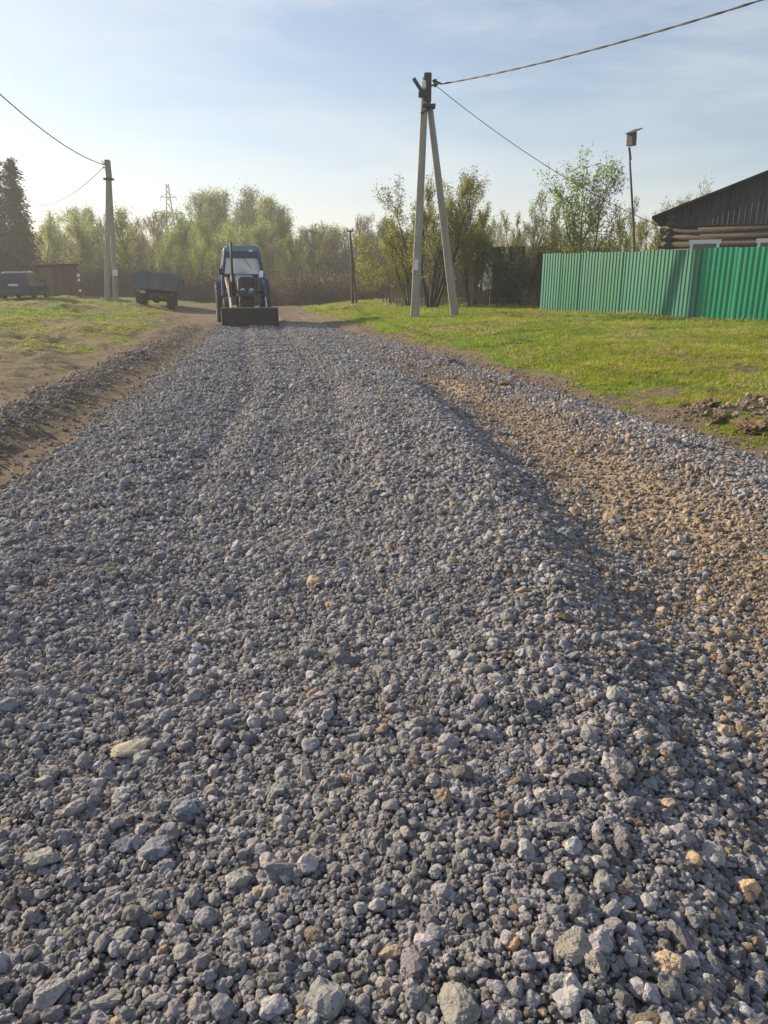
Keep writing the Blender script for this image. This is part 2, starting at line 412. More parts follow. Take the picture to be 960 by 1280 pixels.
# ------------------------------------------------------------------ ground and road sheet
def axis_lines(spec):
    out = []
    for a, b, st in spec: out += list(np.arange(a, b - 1e-6, st))
    return out
gx = axis_lines([(-900, -200, 70), (-200, -60, 7), (-60, -24, 1.2), (-24, -9, .25), (-9, -5, .1), (-5, 6.5, .05), (6.5, 14, .14), (14, 30, .6), (30, 120, 6), (120, 901, 60)])
gy = axis_lines([(-60, -6, 6), (-6, 0, .4), (0, 9, .05), (9, 16, .085), (16, 30, .13), (30, 50, .25), (50, 80, 1.2), (80, 200, 6), (200, 1601, 70)])
gx = np.array(gx); gy = np.array(gy)
X, Y = np.meshgrid(gx, gy)
Z = H(X, Y)
mg, mgr, mru, mdry = masks(X, Y)
nx, ny = len(gx), len(gy)
roadm = (X > xL(Y) - .3) & (X < xOut(Y) + .12) & (Y < 28.6) & (Y > -12)
face_road = roadm[:-1, :-1] & roadm[1:, 1:]
verts = np.stack([X, Y, Z], -1).reshape(-1, 3)
col = np.stack([mg, mgr, mru, mdry], -1).reshape(-1, 4)
idx = np.arange(nx * ny).reshape(ny, nx)
quads = np.stack([idx[:-1, :-1], idx[:-1, 1:], idx[1:, 1:], idx[1:, :-1]], -1)
def sheet(name, sel):
    q = quads[sel]
    used, inv = np.unique(q, return_inverse=True); q = inv.reshape(-1, 4)
    me = bpy.data.meshes.new(name)
    me.vertices.add(len(used)); me.vertices.foreach_set('co', verts[used].astype(np.float32).ravel())
    me.loops.add(q.size); me.loops.foreach_set('vertex_index', q.ravel().astype(np.int32))
    me.polygons.add(len(q)); me.polygons.foreach_set('loop_start', np.arange(0, q.size, 4, dtype=np.int32))
    me.update(calc_edges=True)
    me.polygons.foreach_set('use_smooth', [True] * len(q))
    a = me.attributes.new('mask', 'FLOAT_COLOR', 'POINT'); a.data.foreach_set('color', col[used].astype(np.float32).ravel())
    me.materials.append(M['ground'])
    o = bpy.data.objects.new(name, me); C.objects.link(o); o['kind'] = 'structure'
    return o
sheet('ground', ~face_road); sheet('gravel_road', face_road)

# ------------------------------------------------------------------ scatter (stuff only)
def scatter(name, protos, pos, rot, scl, ix, tint, label):
    coll = bpy.data.collections.new(name + '_shapes')
    for p in protos: coll.objects.link(p)
    n = len(pos)
    me = bpy.data.meshes.new(name); me.vertices.add(n); me.vertices.foreach_set('co', np.asarray(pos, np.float32).ravel())
    def at(nm, ty, key, data):
        a = me.attributes.new(nm, ty, 'POINT'); a.data.foreach_set(key, data)
    at('rot', 'FLOAT_VECTOR', 'vector', np.asarray(rot, np.float32).ravel())
    at('scl', 'FLOAT_VECTOR', 'vector', np.asarray(scl, np.float32).ravel())
    at('ix', 'INT', 'value', np.asarray(ix, np.int32))
    if tint is not None:
        at('tint', 'FLOAT_COLOR', 'color', np.asarray(np.concatenate([tint, np.ones((n, 1))], 1), np.float32).ravel())
    o = bpy.data.objects.new(name, me); C.objects.link(o)
    tag(o, label, kind='stuff')
    ng = bpy.data.node_groups.new(name, 'GeometryNodeTree')
    ng.interface.new_socket('Geometry', in_out='INPUT', socket_type='NodeSocketGeometry')
    ng.interface.new_socket('Geometry', in_out='OUTPUT', socket_type='NodeSocketGeometry')
    gi = ng.nodes.new('NodeGroupInput'); go = ng.nodes.new('NodeGroupOutput')
    ci = ng.nodes.new('GeometryNodeCollectionInfo'); ci.inputs['Collection'].default_value = coll
    ci.inputs['Separate Children'].default_value = True; ci.inputs['Reset Children'].default_value = True
    ip = ng.nodes.new('GeometryNodeInstanceOnPoints'); ip.inputs['Pick Instance'].default_value = True
    def na(nm, ty):
        q = ng.nodes.new('GeometryNodeInputNamedAttribute'); q.data_type = ty; q.inputs['Name'].default_value = nm
        return [s for s in q.outputs if s.enabled and s.name == 'Attribute'][0]
    L = ng.links.new
    er = ng.nodes.new('FunctionNodeEulerToRotation')
    L(gi.outputs[0], ip.inputs['Points']); L(ci.outputs[0], ip.inputs['Instance'])
    L(na('ix', 'INT'), ip.inputs['Instance Index']); L(na('rot', 'FLOAT_VECTOR'), er.inputs[0]); L(er.outputs[0], ip.inputs['Rotation'])
    L(na('scl', 'FLOAT_VECTOR'), ip.inputs['Scale']); L(ip.outputs[0], go.inputs[0])
    md = o.modifiers.new('scatter', 'NODES'); md.node_group = ng
    return o

def rock_mesh(name, seed, level, mat, rough=.12, flat=1.0, nf=10, smooth=False):
    r = random.Random(seed)
    bm = bmesh.new(); bmesh.ops.create_icosphere(bm, subdivisions=level, radius=1)
    pl = []
    for k in range(nf):
        v = Vector((r.gauss(0, 1), r.gauss(0, 1), r.gauss(0, 1))).normalized(); pl.append((v, r.uniform(.68, .98)))
    off = Vector((r.uniform(0, 50), r.uniform(0, 50), r.uniform(0, 50)))
    sx, sy, sz = r.uniform(.85, 1.2), r.uniform(.75, 1.0), r.uniform(.6, .85) * flat
    for v in bm.verts:
        d = v.co.normalized(); t = 1.15
        for n, h in pl:
            q = d.dot(n)
            if q > .05: t = min(t, h / q)
        nz = mnoise.noise(d * 1.6 + off) * rough * 1.4 + mnoise.noise(d * 4.2 + off) * rough * .7
        if level > 2: nz += mnoise.noise(d * 10 + off) * rough * .45
        if level > 4: nz += mnoise.noise(d * 22 + off) * rough * .3
        t = t + nz
        v.co = Vector((d.x * t * sx, d.y * t * sy, d.z * t * sz))
    me = bpy.data.meshes.new(name); bm.to_mesh(me); bm.free(); me.materials.append(mat)
    if smooth: me.polygons.foreach_set('use_smooth', [True] * len(me.polygons))
    return me
def protos(prefix, n, level, mat, seed, **k):
    return [bpy.data.objects.new('%s_%02d' % (prefix, i), rock_mesh('%s_%02d' % (prefix, i), seed + i, level, mat, **k)) for i in range(n)]

def stone_points(x0, x1, y0, y1, sp, r_med, r_sig, keep, lift, rmax=.05, seed=0, view=True):
    g = np.random.default_rng(seed)
    xs = np.arange(x0, x1, sp); ys = np.arange(y0, y1, sp * .9)
    x, y = np.meshgrid(xs, ys); x[1::2] += sp / 2
    x = (x + g.uniform(-.42, .42, x.shape) * sp).ravel(); y = (y + g.uniform(-.42, .42, y.shape) * sp).ravel()
    if view:
        ok = (np.abs(x) < y * .56 + 1.5); x, y = x[ok], y[ok]
    gr, gs, ru, dry = masks(x, y)
    k = g.uniform(0, 1, x.shape) < keep(x, y, gr, ru); x, y, gr, ru = x[k], y[k], gr[k], ru[k]
    rr = np.minimum(r_med * np.exp(g.normal(0, r_sig, x.shape)), rmax)
    z = H(x, y) + rr * lift
    n = len(x)
    rot = g.uniform(0, 6.283, (n, 3)); rot[:, 0] = g.normal(0, .45, n); rot[:, 1] = g.normal(0, .45, n)
    # slag greys, blue greys and some brown, tan and rusty pieces
    b = .135 + .30 * g.beta(1.4, 1.9, n) * (1 + .25 * (fbm(x * 1.2, y * 1.2, 77, 2) - .5))
    c = np.stack([b * g.uniform(.96, 1.07, n), b * .99, b * g.uniform(.97, 1.13, n)], -1)
    tanp = .03 + .52 * ru + .30 * (1 - gr) + .08 * ss(.6, 1.4, x - xC(y))
    tan = g.uniform(0, 1, n) < tanp
    tb = g.uniform(.75, 1.35, n)
    tc = np.stack([tb * .31, tb * .245, tb * .185], -1) * np.where(g.uniform(0, 1, n) < .3, .65, 1.)[:, None]
    c = np.where(tan[:, None], tc, c)
    pale = g.uniform(0, 1, n) < .007
    c[pale] = np.array([.42, .40, .35])
    return np.stack([x, y, z], -1), rot, rr, c
def cat_pts(lst): return [np.concatenate([l[i] for l in lst]) for i in range(4)]
def scl3(rr, g): return rr[:, None] * g.uniform(.82, 1.2, (len(rr), 3))

gg = np.random.default_rng(5)
kd = lambda f: (lambda x, y, gr, ru: np.clip(gr * 1.25, 0, 1) * f)
def k_small(x, y, gr, ru): return np.clip(gr * 1.15 + .10 * ru, 0.0, 1) * np.where(gr > .03, 1, .0) 
def k_edge(x, y, gr, ru): return np.clip(gr * 1.1 + .05, 0, 1) * ss(-1.3, 0, x - xL(y)) * (1 - ss(0, 1.0, x - xOut(y)))
near = cat_pts([stone_points(-4.2, 4.6, .55, 4.4, .0185, .0096, .24, k_small, .35, seed=1),
                stone_points(-4.2, 4.6, .55, 4.4, .045, .0155, .26, kd(.74), .62, .038, seed=2),
                stone_points(-4.2, 4.6, .55, 4.4, .019, .0055, .3, kd(.9), .9, .010, seed=12)])
big = stone_points(-4.2, 4.6, .55, 4.4, .15, .0235, .28, lambda x, y, gr, ru: np.clip(gr, 0, 1) * (.22 + .25 * ss(.2, -1.2, x)) * (1 - .4 * ss(2.0, 4, y)), .45, .056, seed=3)
near = cat_pts([near, big])
pr = protos('stone_near', 14, 3, M['stone'], 100, rough=.17)
scatter('gravel', pr, near[0], near[1], scl3(near[2], gg), gg.integers(0, 14, len(near[0])), near[3], 'loose grey slag stones heaped over the near road')
mid = cat_pts([stone_points(-6.5, 6.5, 4.4, 10, .0255, .0125, .25, k_edge, .35, seed=4),
               stone_points(-6.5, 6.5, 4.4, 10, .060, .0185, .28, kd(.7), .6, .045, seed=5)])
pr = protos('stone_mid', 12, 2, M['stone'], 200, rough=.16)
scatter('gravel', pr, mid[0], mid[1], scl3(mid[2], gg), gg.integers(0, 12, len(mid[0])), mid[3], 'loose grey slag stones in the middle stretch of road')
far = cat_pts([stone_points(-9, 6, 10, 29.5, .044, .0175, .25, k_edge, .35, seed=6),
               stone_points(-9, 6, 10, 29.5, .11, .026, .25, kd(.7), .6, .06, seed=7)])
pr = protos('stone_far', 8, 1, M['stone'], 300, rough=.1)
scatter('gravel', pr, far[0], far[1], scl3(far[2], gg), gg.integers(0, 8, len(far[0])), far[3], 'loose grey slag stones on the far stretch toward the tractor')
print('STONES', len(near[0]), len(mid[0]), len(far[0]))

# individual rocks one can point at
def pxg(px, py, dz=.05):
    z = dz
    for _ in range(6):
        a = P(px, py, 10.0); t = (z - CH) / (a.z - CH); x, y = a.x * t, 10 * t; z = Hs(x, y) + dz * .3
    return x, y
for (px, py, rad, c, fl, lab) in [
    (935, 1112, .040, (.46, .33, .22), .75, 'tan flat-topped stone with an orange side near the right edge'),
    (573, 1262, .044, (.23, .225, .215), .9, 'large squarish grey stone at the bottom just right of centre'),
    (52, 1078, .050, (.25, .245, .235), .7, 'large pale grey rounded stone at the lower left edge'),
    (196, 1066, .048, (.20, .215, .25), .8, 'pitted blue-grey stone full of small dark pores lower left'),
    (233, 1014, .036, (.24, .26, .30), .9, 'pale blue-grey upright stone above the pitted stone'),
    (157, 1058, .034, (.20, .215, .26), .8, 'smaller bluish stone just left of the pitted stone'),
    (716, 1186, .045, (.26, .245, .215), .62, 'broad flat-topped beige-grey stone in lower middle right'),
    (742, 1206, .036, (.25, .24, .22), .9, 'rough grey lump touching the broad flat-topped stone'),
    (774, 962, .042, (.17, .17, .175), .95, 'dark round stone on the crest of the gravel ridge'),
    (836, 1208, .036, (.34, .28, .205), 1.0, 'brownish upright stone right of the flat-topped stone'),
    (160, 940, .050, (.38, .34, .27), .38, 'long pale cream slab lying flat on the grey gravel'),
    (640, 1182, .022, (.42, .27, .17), .85, 'small orange-brown pebble left of the broad flat stone'),
    (866, 1076, .026, (.44, .33, .22), .7, 'small tan stone left of and above the flat-topped tan stone'),
    (488, 1010, .030, (.20, .20, .215), .8, 'mid grey angular stone near the middle of the foreground'),
    (60, 1246, .038, (.27, .255, .265), .9, 'large mauve-grey stone in the bottom left corner area')]:
    rad *= .84
    x, y = pxg(px, py, rad)
    me = rock_mesh('stone', int(px * 7 + py), 5, stone_material('stone_rock', False, c), rough=.13 if rad > .03 else .08, flat=fl, nf=11)
    o = bpy.data.objects.new('stone', me); C.objects.link(o)
    o.location = (x, y, Hs(x, y) + rad * .55); k = rad * (1.6 if fl < .5 else 1)
    o.scale = (k, rad, rad); o.rotation_euler = (rnd.uniform(-.2, .2), rnd.uniform(-.2, .2), rnd.uniform(0, 6) if fl > .5 else .7)
    tag(o, lab, 'stone')
    # thickness scale keeps the pores at real size

# ------------------------------------------------------------------ earth clods and mound lumps on the verge
def clod(px, py, r, lab, nm='earth_clod', sq=.8, grp=None, rz=None):
    x, y = pxg(px, py, r)
    me = rock_mesh(nm, int(px + py), 5, M['clod'], rough=.42, flat=sq, nf=14)
    o = bpy.data.objects.new(nm, me); C.objects.link(o); o.location = (x, y, Hs(x, y) + r * .22); o.scale = (r * 1.35, r, r)
    o.rotation_euler = (0, 0, rnd.uniform(0, 6) if rz is None else rz); tag(o, lab, 'clod', grp)
clod(884, 512, .13, 'big brown earth clod on the grass, left end of the heap')
clod(903, 517, .10, 'rounded brown clod in the middle of the heap by the grass')
clod(866, 506, .07, 'small dark clod at the far left tip of the earth heap')
clod(946, 508, .14, 'large brown lump of soil heaped at the right edge')
clod(928, 528, .10, 'reddish brown lump low on the front of the heap at the right edge')
clod(633, 481, .10, 'dark brown clod lying on the outer gravel windrow')
clod(616, 478, .06, 'small clod left of the dark brown clod on the windrow')
# fine soil crumbs
def crumbs():
    g = np.random.default_rng(33)
    xs = []; 
    for (mx, my, r, h) in MOUNDS:
        n = 260; xs.append(np.stack([g.normal(mx, r * .75, n), g.normal(my, r * .6, n)], -1))
    n = 5000; yy = g.uniform(5, 26, n); xs.append(np.stack([g.normal(xFoot(yy) - .5, .28), yy], -1))
    n = 3000; yy = 5 + 25 * g.uniform(0, 1, n) ** 1.3; xs.append(np.stack([xFoot(yy) - .9 - 7 * g.uniform(0, 1, n) ** 1.4 * (yy / 18), yy], -1))
    n = 1000; yy = g.uniform(5, 26, n); xs.append(np.stack([g.normal((xOut(yy) + xGr(yy)) / 2, .16), yy], -1))
    q = np.concatenate(xs); n = len(q)
    r = .009 * np.exp(g.normal(0, .55, n)); r = np.minimum(r, .07)
    pos = np.stack([q[:, 0], q[:, 1], H(q[:, 0], q[:, 1]) + r * .35], -1)
    r[q[:, 0] < xFoot(q[:, 1]) - .85] *= .6
    t = g.uniform(.7, 1.4, n)
    tint = np.stack([t * .24, t * .195, t * .15], -1)
    pr = protos('crumb', 6, 2, M['stone'], 500, rough=.25)
    scatter('soil_crumbs', pr, pos, g.uniform(0, 6.28, (n, 3)), r[:, None] * g.uniform(.8, 1.2, (n, 3)), g.integers(0, 6, n), tint, 'brown soil crumbs strewn along the verges and heap')
crumbs()

# ------------------------------------------------------------------ grass
def tuft(name, seed, nb, hgt, spread):
    r = random.Random(seed); vs = []; fs = []
    for k in range(nb):
        a = r.uniform(0, 6.283); d = abs(r.gauss(0, spread)); bx, by = math.cos(a) * d, math.sin(a) * d
        l = hgt * r.uniform(.45, 1.15); la = r.uniform(0, 6.283); lean = r.uniform(.1, .75) * l; w = r.uniform(.0035, .006)
        fa = la + math.pi / 2 + r.uniform(-.6, .6); wx, wy = math.cos(fa) * w, math.sin(fa) * w
        o = len(vs)
        for (t, ww) in ((0, 1), (.5, .8)):
            px, py, pz = bx + math.cos(la) * lean * t * t, by + math.sin(la) * lean * t * t, l * t
            vs += [(px - wx * ww, py - wy * ww, pz), (px + wx * ww, py + wy * ww, pz)]
        vs.append((bx + math.cos(la) * lean, by + math.sin(la) * lean, l * .93))
        fs += [(o, o + 1, o + 3, o + 2), (o + 2, o + 3, o + 4)]
    me = bpy.data.meshes.new(name); me.from_pydata(vs, [], fs); me.materials.append(M['grass'])
    return bpy.data.objects.new(name, me)
fa_ = P(675, 388, 28.9); fb_ = P(866, 401, 22.45); fd_ = fb_ + (P(960, 404.5, 20.9) - fb_) * 2
def grass():
    g = np.random.default_rng(44)
    allx = []
    def field(x0, x1, y0, y1, sp, dens, s):
        xs = np.arange(x0, x1, sp); ys = np.arange(y0, y1, sp); x, y = np.meshgrid(xs, ys)
        x = (x + g.uniform(-.5, .5, x.shape) * sp).ravel(); y = (y + g.uniform(-.5, .5, y.shape) * sp).ravel()
        ok = np.abs(x) < y * .57 + 2; x, y = x[ok], y[ok]
        gr, gs, ru, dry = masks(x, y)
        k = (g.uniform(0, 1, x.shape) < np.clip(gs * 1.1 - .05, 0, 1) * dens) & (gr < .2)
        allx.append((x[k], y[k], dry[k], np.full(k.sum(), s), gs[k]))
    field(1, 9, 4.5, 12, .055, .9, .85); field(-1, 14, 12, 20, .075, .9, 1.0); field(-5, 22, 20, 36, .115, .9, 1.3)
    field(-10, -4, 5, 14, .07, .95, .8); field(-20, -5, 14, 26, .115, .9, 1.1); field(-36, -6, 26, 50, .24, .9, 1.8); field(-12, 30, 36, 62, .4, .8, 2.2)
    for (pa, pb, nn) in ((fa_, fb_, 520), (fb_, fd_, 300)):
        t = g.uniform(0, 1, nn); xx = pa[0] + (pb[0] - pa[0]) * t - abs(g.normal(0, .09, nn)) ; yy = pa[1] + (pb[1] - pa[1]) * t - abs(g.normal(0, .09, nn)) - .02
        allx.append((xx, yy, np.full(nn, .5), g.uniform(1.0, 2.6, nn), np.ones(nn)))
    x, y, dry, s, gs = [np.concatenate([a[i] for a in allx]) for i in range(5)]
    n = len(x); print('GRASS', n)
    left = x < xL(y)
    isdry = g.uniform(0, 1, n) < np.clip(dry * .7 + .06 + .30 * ss(.55, .7, fbm(x * 1.4, y * 1.4, 88, 3)), 0, .8)
    t = g.uniform(.75, 1.25, n) * (.8 + .4 * fbm(x * .8, y * .8, 19, 2)); hue = fbm(x * .5, y * .5, 23, 3)
    tint = np.stack([t * (.20 + .16 * hue), t * .36, t * .055], -1)
    dc = np.stack([t * .42, t * .35, t * .19], -1)
    tint = np.where(isdry[:, None], dc, tint)
    sc_ = s * g.uniform(.55, 1.25, n) * (.7 + .5 * gs)
    hs = sc_ * np.where(left, .7, .95) * g.uniform(.6, 1.2, n)
    pr = [tuft('tuft_%02d' % i, 900 + i, 17, .055, .035) for i in range(6)]
    scatter('grass', pr, np.stack([x, y, H(x, y) - .004], -1), np.stack([g.normal(0, .1, n), g.normal(0, .1, n), g.uniform(0, 6.28, n)], -1),
            np.stack([sc_, sc_, hs], -1), g.integers(0, 6, n), tint, 'short fresh grass with dry blades on both verges')
grass()

# ------------------------------------------------------------------ trees
def grow(mb, tw, tips, p, d, ln, rad, lvl, r, K):
    """one branch: tapered polyline; children along it. tips collects (pos, dir) for leaves"""
    nseg = max(2, K['seg'] - lvl); pts = [p.copy()]; rads = [rad]; q = p.copy(); dd = d.copy()
    for i in range(nseg):
        dd = (dd + Vector((r.gauss(0, 1), r.gauss(0, 1), r.gauss(0, .6))) * K['wob'] + Vector((0, 0, K['up'] * (1 if lvl else .3)))).normalized()
        q = q + dd * ln / nseg; pts.append(q.copy()); rads.append(max(rad * (1 - .85 * (i + 1) / nseg), K['rmin']))
    (mb if lvl <= K['trunk_lvl'] else tw).tube(pts, rads, n=6 if lvl == 0 else (4 if lvl == 1 else 3), cap=False)
    if lvl >= K['leaf_from']:
        for i in range(1, len(pts)): tips.append((pts[i - 1], pts[i]))
    if lvl < K['levels']:
        nch = K['kids'][lvl]
        for k in range(nch):
            t = K['start'][min(lvl, len(K['start']) - 1)] + (1 - K['start'][min(lvl, len(K['start']) - 1)]) * (k + r.random()) / nch
            t = min(t, .98); i = min(int(t * nseg), nseg - 1); fr = t * nseg - i
            bp = pts[i].lerp(pts[i + 1], fr); bd = (pts[i + 1] - pts[i]).normalized()
            ax = bd.orthogonal().normalized(); ax = Matrix.Rotation(r.uniform(0, 6.283), 3, bd) @ ax
            nd = (bd * math.cos(K['ang'] * r.uniform(.7, 1.2)) + ax * math.sin(K['ang'] * r.uniform(.7, 1.2))).normalized()
            grow(mb, tw, tips, bp, nd, ln * K['lr'][lvl] * r.uniform(.6, 1.1) * (1.15 - .6 * t if lvl == 0 else 1), max(rads[i] * .55, K['rmin']), lvl + 1, r, K)
def leaves(lb, tips, n, size, spread, r, droop=0):
    for k in range(n):
        a, b = r.choice(tips); c = a.lerp(b, r.random()) + Vector((r.gauss(0, spread), r.gauss(0, spread), r.gauss(0, spread) - droop))
        s = size * r.uniform(.6, 1.3)
        u = Vector((r.gauss(0, 1), r.gauss(0, 1), r.gauss(0, 1))).normalized(); w = u.orthogonal().normalized()
        lb.add([c - u * s, c + w * s * .45, c + u * s, c - w * s * .45], [(0, 1, 2, 3)])
BASE = dict(seg=7, wob=.10, up=.05, rmin=.006, trunk_lvl=1, leaf_from=2, levels=3, kids=(12, 6, 4), start=(.25, .2, .2), ang=.75, lr=(.45, .5, .5))
def make_tree(seed, h, rad, nleaf, lsize, lmat, bmat='bark', tmat='twig', stems=1, splay=.25, spread=.12, **kw):
    K = dict(BASE); K.update(kw); r = random.Random(seed); mb = MB(); tw = MB(); tips = []
    for s in range(stems):
        a = 6.283 * s / stems + r.uniform(-.4, .4)
        d = Vector((math.cos(a) * splay * (stems > 1), math.sin(a) * splay * (stems > 1), 1)).normalized()
        grow(mb, tw, tips, Vector((math.cos(a), math.sin(a), 0)) * (.12 * (stems > 1)) + Vector((0, 0, -.15)), d, h * (1 if stems == 1 else r.uniform(.7, 1.0)), rad, 0, r, K)
    off = len(tw.f); leaves(tw, tips, nleaf, lsize, spread, r)
    tm = mb.mesh('trunk', M[bmat], smooth=True)
    cm = tw.mesh('crown', M[tmat]); cm.materials.append(M[lmat])
    mi = [0] * off + [1] * (len(cm.polygons) - off); cm.polygons.foreach_set('material_index', mi[:len(cm.polygons)])
    return tm, cm
def spruce_mesh(seed, h, wid):
    r = random.Random(seed); mb = MB(); tw = MB()
    mb.tube([(0, 0, -.2), (.03, 0, h * .5), (0, 0, h)], [h * .016, h * .009, .01], n=7)
    z = h * .06
    while z < h * .985:
        t = z / h; L_ = wid * (1 - t) ** .62 * r.uniform(.8, 1.1) + .06; nb = int(14 - 5 * t)
        for k in range(nb):
            a = r.uniform(0, 6.283); l = L_ * r.uniform(.45, 1.2); dr = -.28 + .55 * t + r.gauss(0, .12)
            tip = Vector((math.cos(a) * l, math.sin(a) * l, z + l * dr + l * .12)); b0 = Vector((0, 0, z))
            mb_p = [b0, b0.lerp(tip, .5) + Vector((0, 0, -.04 * l)), tip]; mb.tube(mb_p, [.022, .012, .004], n=3, cap=False)
            m = int(14 + 32 * l / max(wid, .1))
            for j in range(m):
                f = r.uniform(.12, 1.03); c = b0.lerp(tip, f) + Vector((r.gauss(0, .13), r.gauss(0, .13), r.gauss(0, .16) - .07 * (1 - abs(f - .5))))
                u = (Vector((math.cos(a + r.gauss(0, .7)), math.sin(a + r.gauss(0, .7)), r.gauss(-.35, .35)))).normalized(); w = u.cross(Vector((r.gauss(0, 1), r.gauss(0, 1), r.gauss(0, 1)))).normalized()
                s = .17 * r.uniform(.6, 1.25)
                tw.add([c - u * s, c + w * s * .32, c + u * s, c - w * s * .32], [(0, 1, 2, 3)])
        z += (h * .018 + .05) * r.uniform(.8, 1.2)
    return mb.mesh('trunk', M['bark_dark']), tw.mesh('crown', M['needle'])
def plant(name, mesh2, x, y, s, rz, label, cat, group=None, zs=1, z=None):
    o = empty(name, (x, y, Hs(x, y) if z is None else z), rz, label, cat, group); o.scale = (s, s, s * zs)
    for nm, me in zip(('trunk', 'crown'), mesh2):
        c = bpy.data.objects.new(nm, me); C.objects.link(c); c.parent = o
    return o
def at_px(px, Y):
    q = P(px, 370, Y); return q.x

# near trees and shrubs, each its own
bigw = make_tree(1, 5.1, .075, 14000, .052, 'leaf_olive', 'bark_dark', 'twig', stems=7, splay=.34, spread=.10, kids=(13, 6, 4), lr=(.36, .5, .5), up=.10, ang=.55)
bigw2 = make_tree(2, 4.7, .06, 10000, .05, 'leaf_yg', 'bark_dark', 'twig', stems=6, splay=.30, spread=.09, kids=(12, 6, 4), lr=(.36, .5, .5), up=.12, ang=.5)
plant('willow_tree', bigw, at_px(540, 33.5), 33.5, 1.0, 0, 'broad many-stemmed willow in new leaf right behind the concrete A-pole', 'tree')
plant('willow_tree', bigw2, at_px(512, 36), 36, .84, 1.0, 'yellow-green many-stemmed willow left of the concrete A-pole legs', 'tree')
plant('willow_tree', bigw2, at_px(590, 35), 35, .86, 2.2, 'olive-green leaning willow just right of the concrete A-pole', 'tree')
yb = make_tree(3, 4.0, .05, 7000, .06, 'leaf_yg', 'bark', 'twig', stems=4, splay=.3, spread=.14, up=.08)
plant('willow_bush', yb, at_px(484, 44), 44, .92, 0, 'bright yellow-green bush between the wooden pole and the concrete A-pole', 'bush')
plant('willow_bush', yb, at_px(466, 52), 52, .66, 2, 'small yellow-green bush low beside the old wooden pole', 'bush')
dk = make_tree(4, 3.2, .05, 3200, .06, 'leaf_dark', 'bark_dark', 'twig', stems=5, splay=.4, spread=.16, start=(.08, .2, .2))
plant('dark_bush', dk, at_px(626, 34.5), 34.5, .80, 0, 'dark green bush in front of the dark shed', 'bush')
plant('dark_bush', dk, at_px(655, 33.5), 33.5, .70, 1, 'dark green bush close to the left end of the green fence', 'bush')
sap = make_tree(5, 5.2, .035, 2200, .05, 'leaf_olive', 'twig', 'twig', stems=5, splay=.16, spread=.06, kids=(11, 5, 3), lr=(.26, .5, .5), up=.2, ang=.45)
plant('bare_sapling', sap, at_px(652, 36), 36, .90, 0, 'cluster of thin nearly bare saplings left of the green fence', 'tree')
plant('bare_sapling', sap, at_px(680, 37), 37, .95, 2, 'thin bare saplings rising where the green fence begins', 'tree')
plant('bare_sapling', sap, at_px(634, 38), 38, .78, 4, 'low bare saplings above the dark shed roof', 'tree')
app = make_tree(6, 5.6, .07, 5200, .07, 'leaf_g', 'bark', 'twig', stems=3, splay=.22, spread=.13, kids=(13, 6, 4), lr=(.40, .5, .5), up=.12, ang=.7)
plant('leafy_tree', app, at_px(728, 33), 33, .98, 0, 'taller green-leaved tree behind the left part of the green fence', 'tree')
yt = make_tree(7, 4.0, .06, 8000, .06, 'leaf_yg', 'bark', 'twig', stems=3, splay=.35, spread=.2, up=.05)
plant('leafy_tree', yt, at_px(716, 36), 36, .86, 0, 'rounded yellow-green tree low behind the tall leafy one', 'tree')
plant('leafy_tree', yt, at_px(765, 40), 40, .78, 2, 'low yellow-green tree left of the birdhouse pole', 'tree')
plant('leafy_tree', sap, at_px(775, 38), 38, .88, 5, 'sparse upright sapling beside the birdhouse pole', 'tree')
bt = make_tree(8, 5.0, .06, 4200, .05, 'leaf_yg', 'bark', 'twig_brown', stems=3, splay=.25, spread=.10, kids=(13, 6, 4), lr=(.36, .5, .5), up=.12)
plant('budding_tree', bt, at_px(815, 36), 36, 1.0, 0, 'budding tree between the birdhouse pole and the log house', 'tree')
plant('budding_tree', bt, at_px(850, 42), 42, .98, 2, 'budding tree whose top shows over the log house eave', 'tree')
plant('budding_tree', bt, at_px(795, 44), 44, .9, 4, 'brown twiggy tree behind the birdhouse pole', 'tree')

# spruces on the left
sp1 = spruce_mesh(21, 13.4, 2.7); sp2 = spruce_mesh(22, 12.4, 2.2)
plant('spruce_tree', sp1, at_px(10, 70), 70, 1.0, 0, 'tallest dark spruce at the left edge', 'tree')
plant('spruce_tree', sp2, at_px(35, 71.5), 71.5, .98, 0, 'slightly shorter dark spruce right of the tallest one', 'tree')
plant('spruce_tree', sp2, at_px(-8, 66), 66, .66, 2, 'low spruce cut by the left edge of the photo', 'tree')

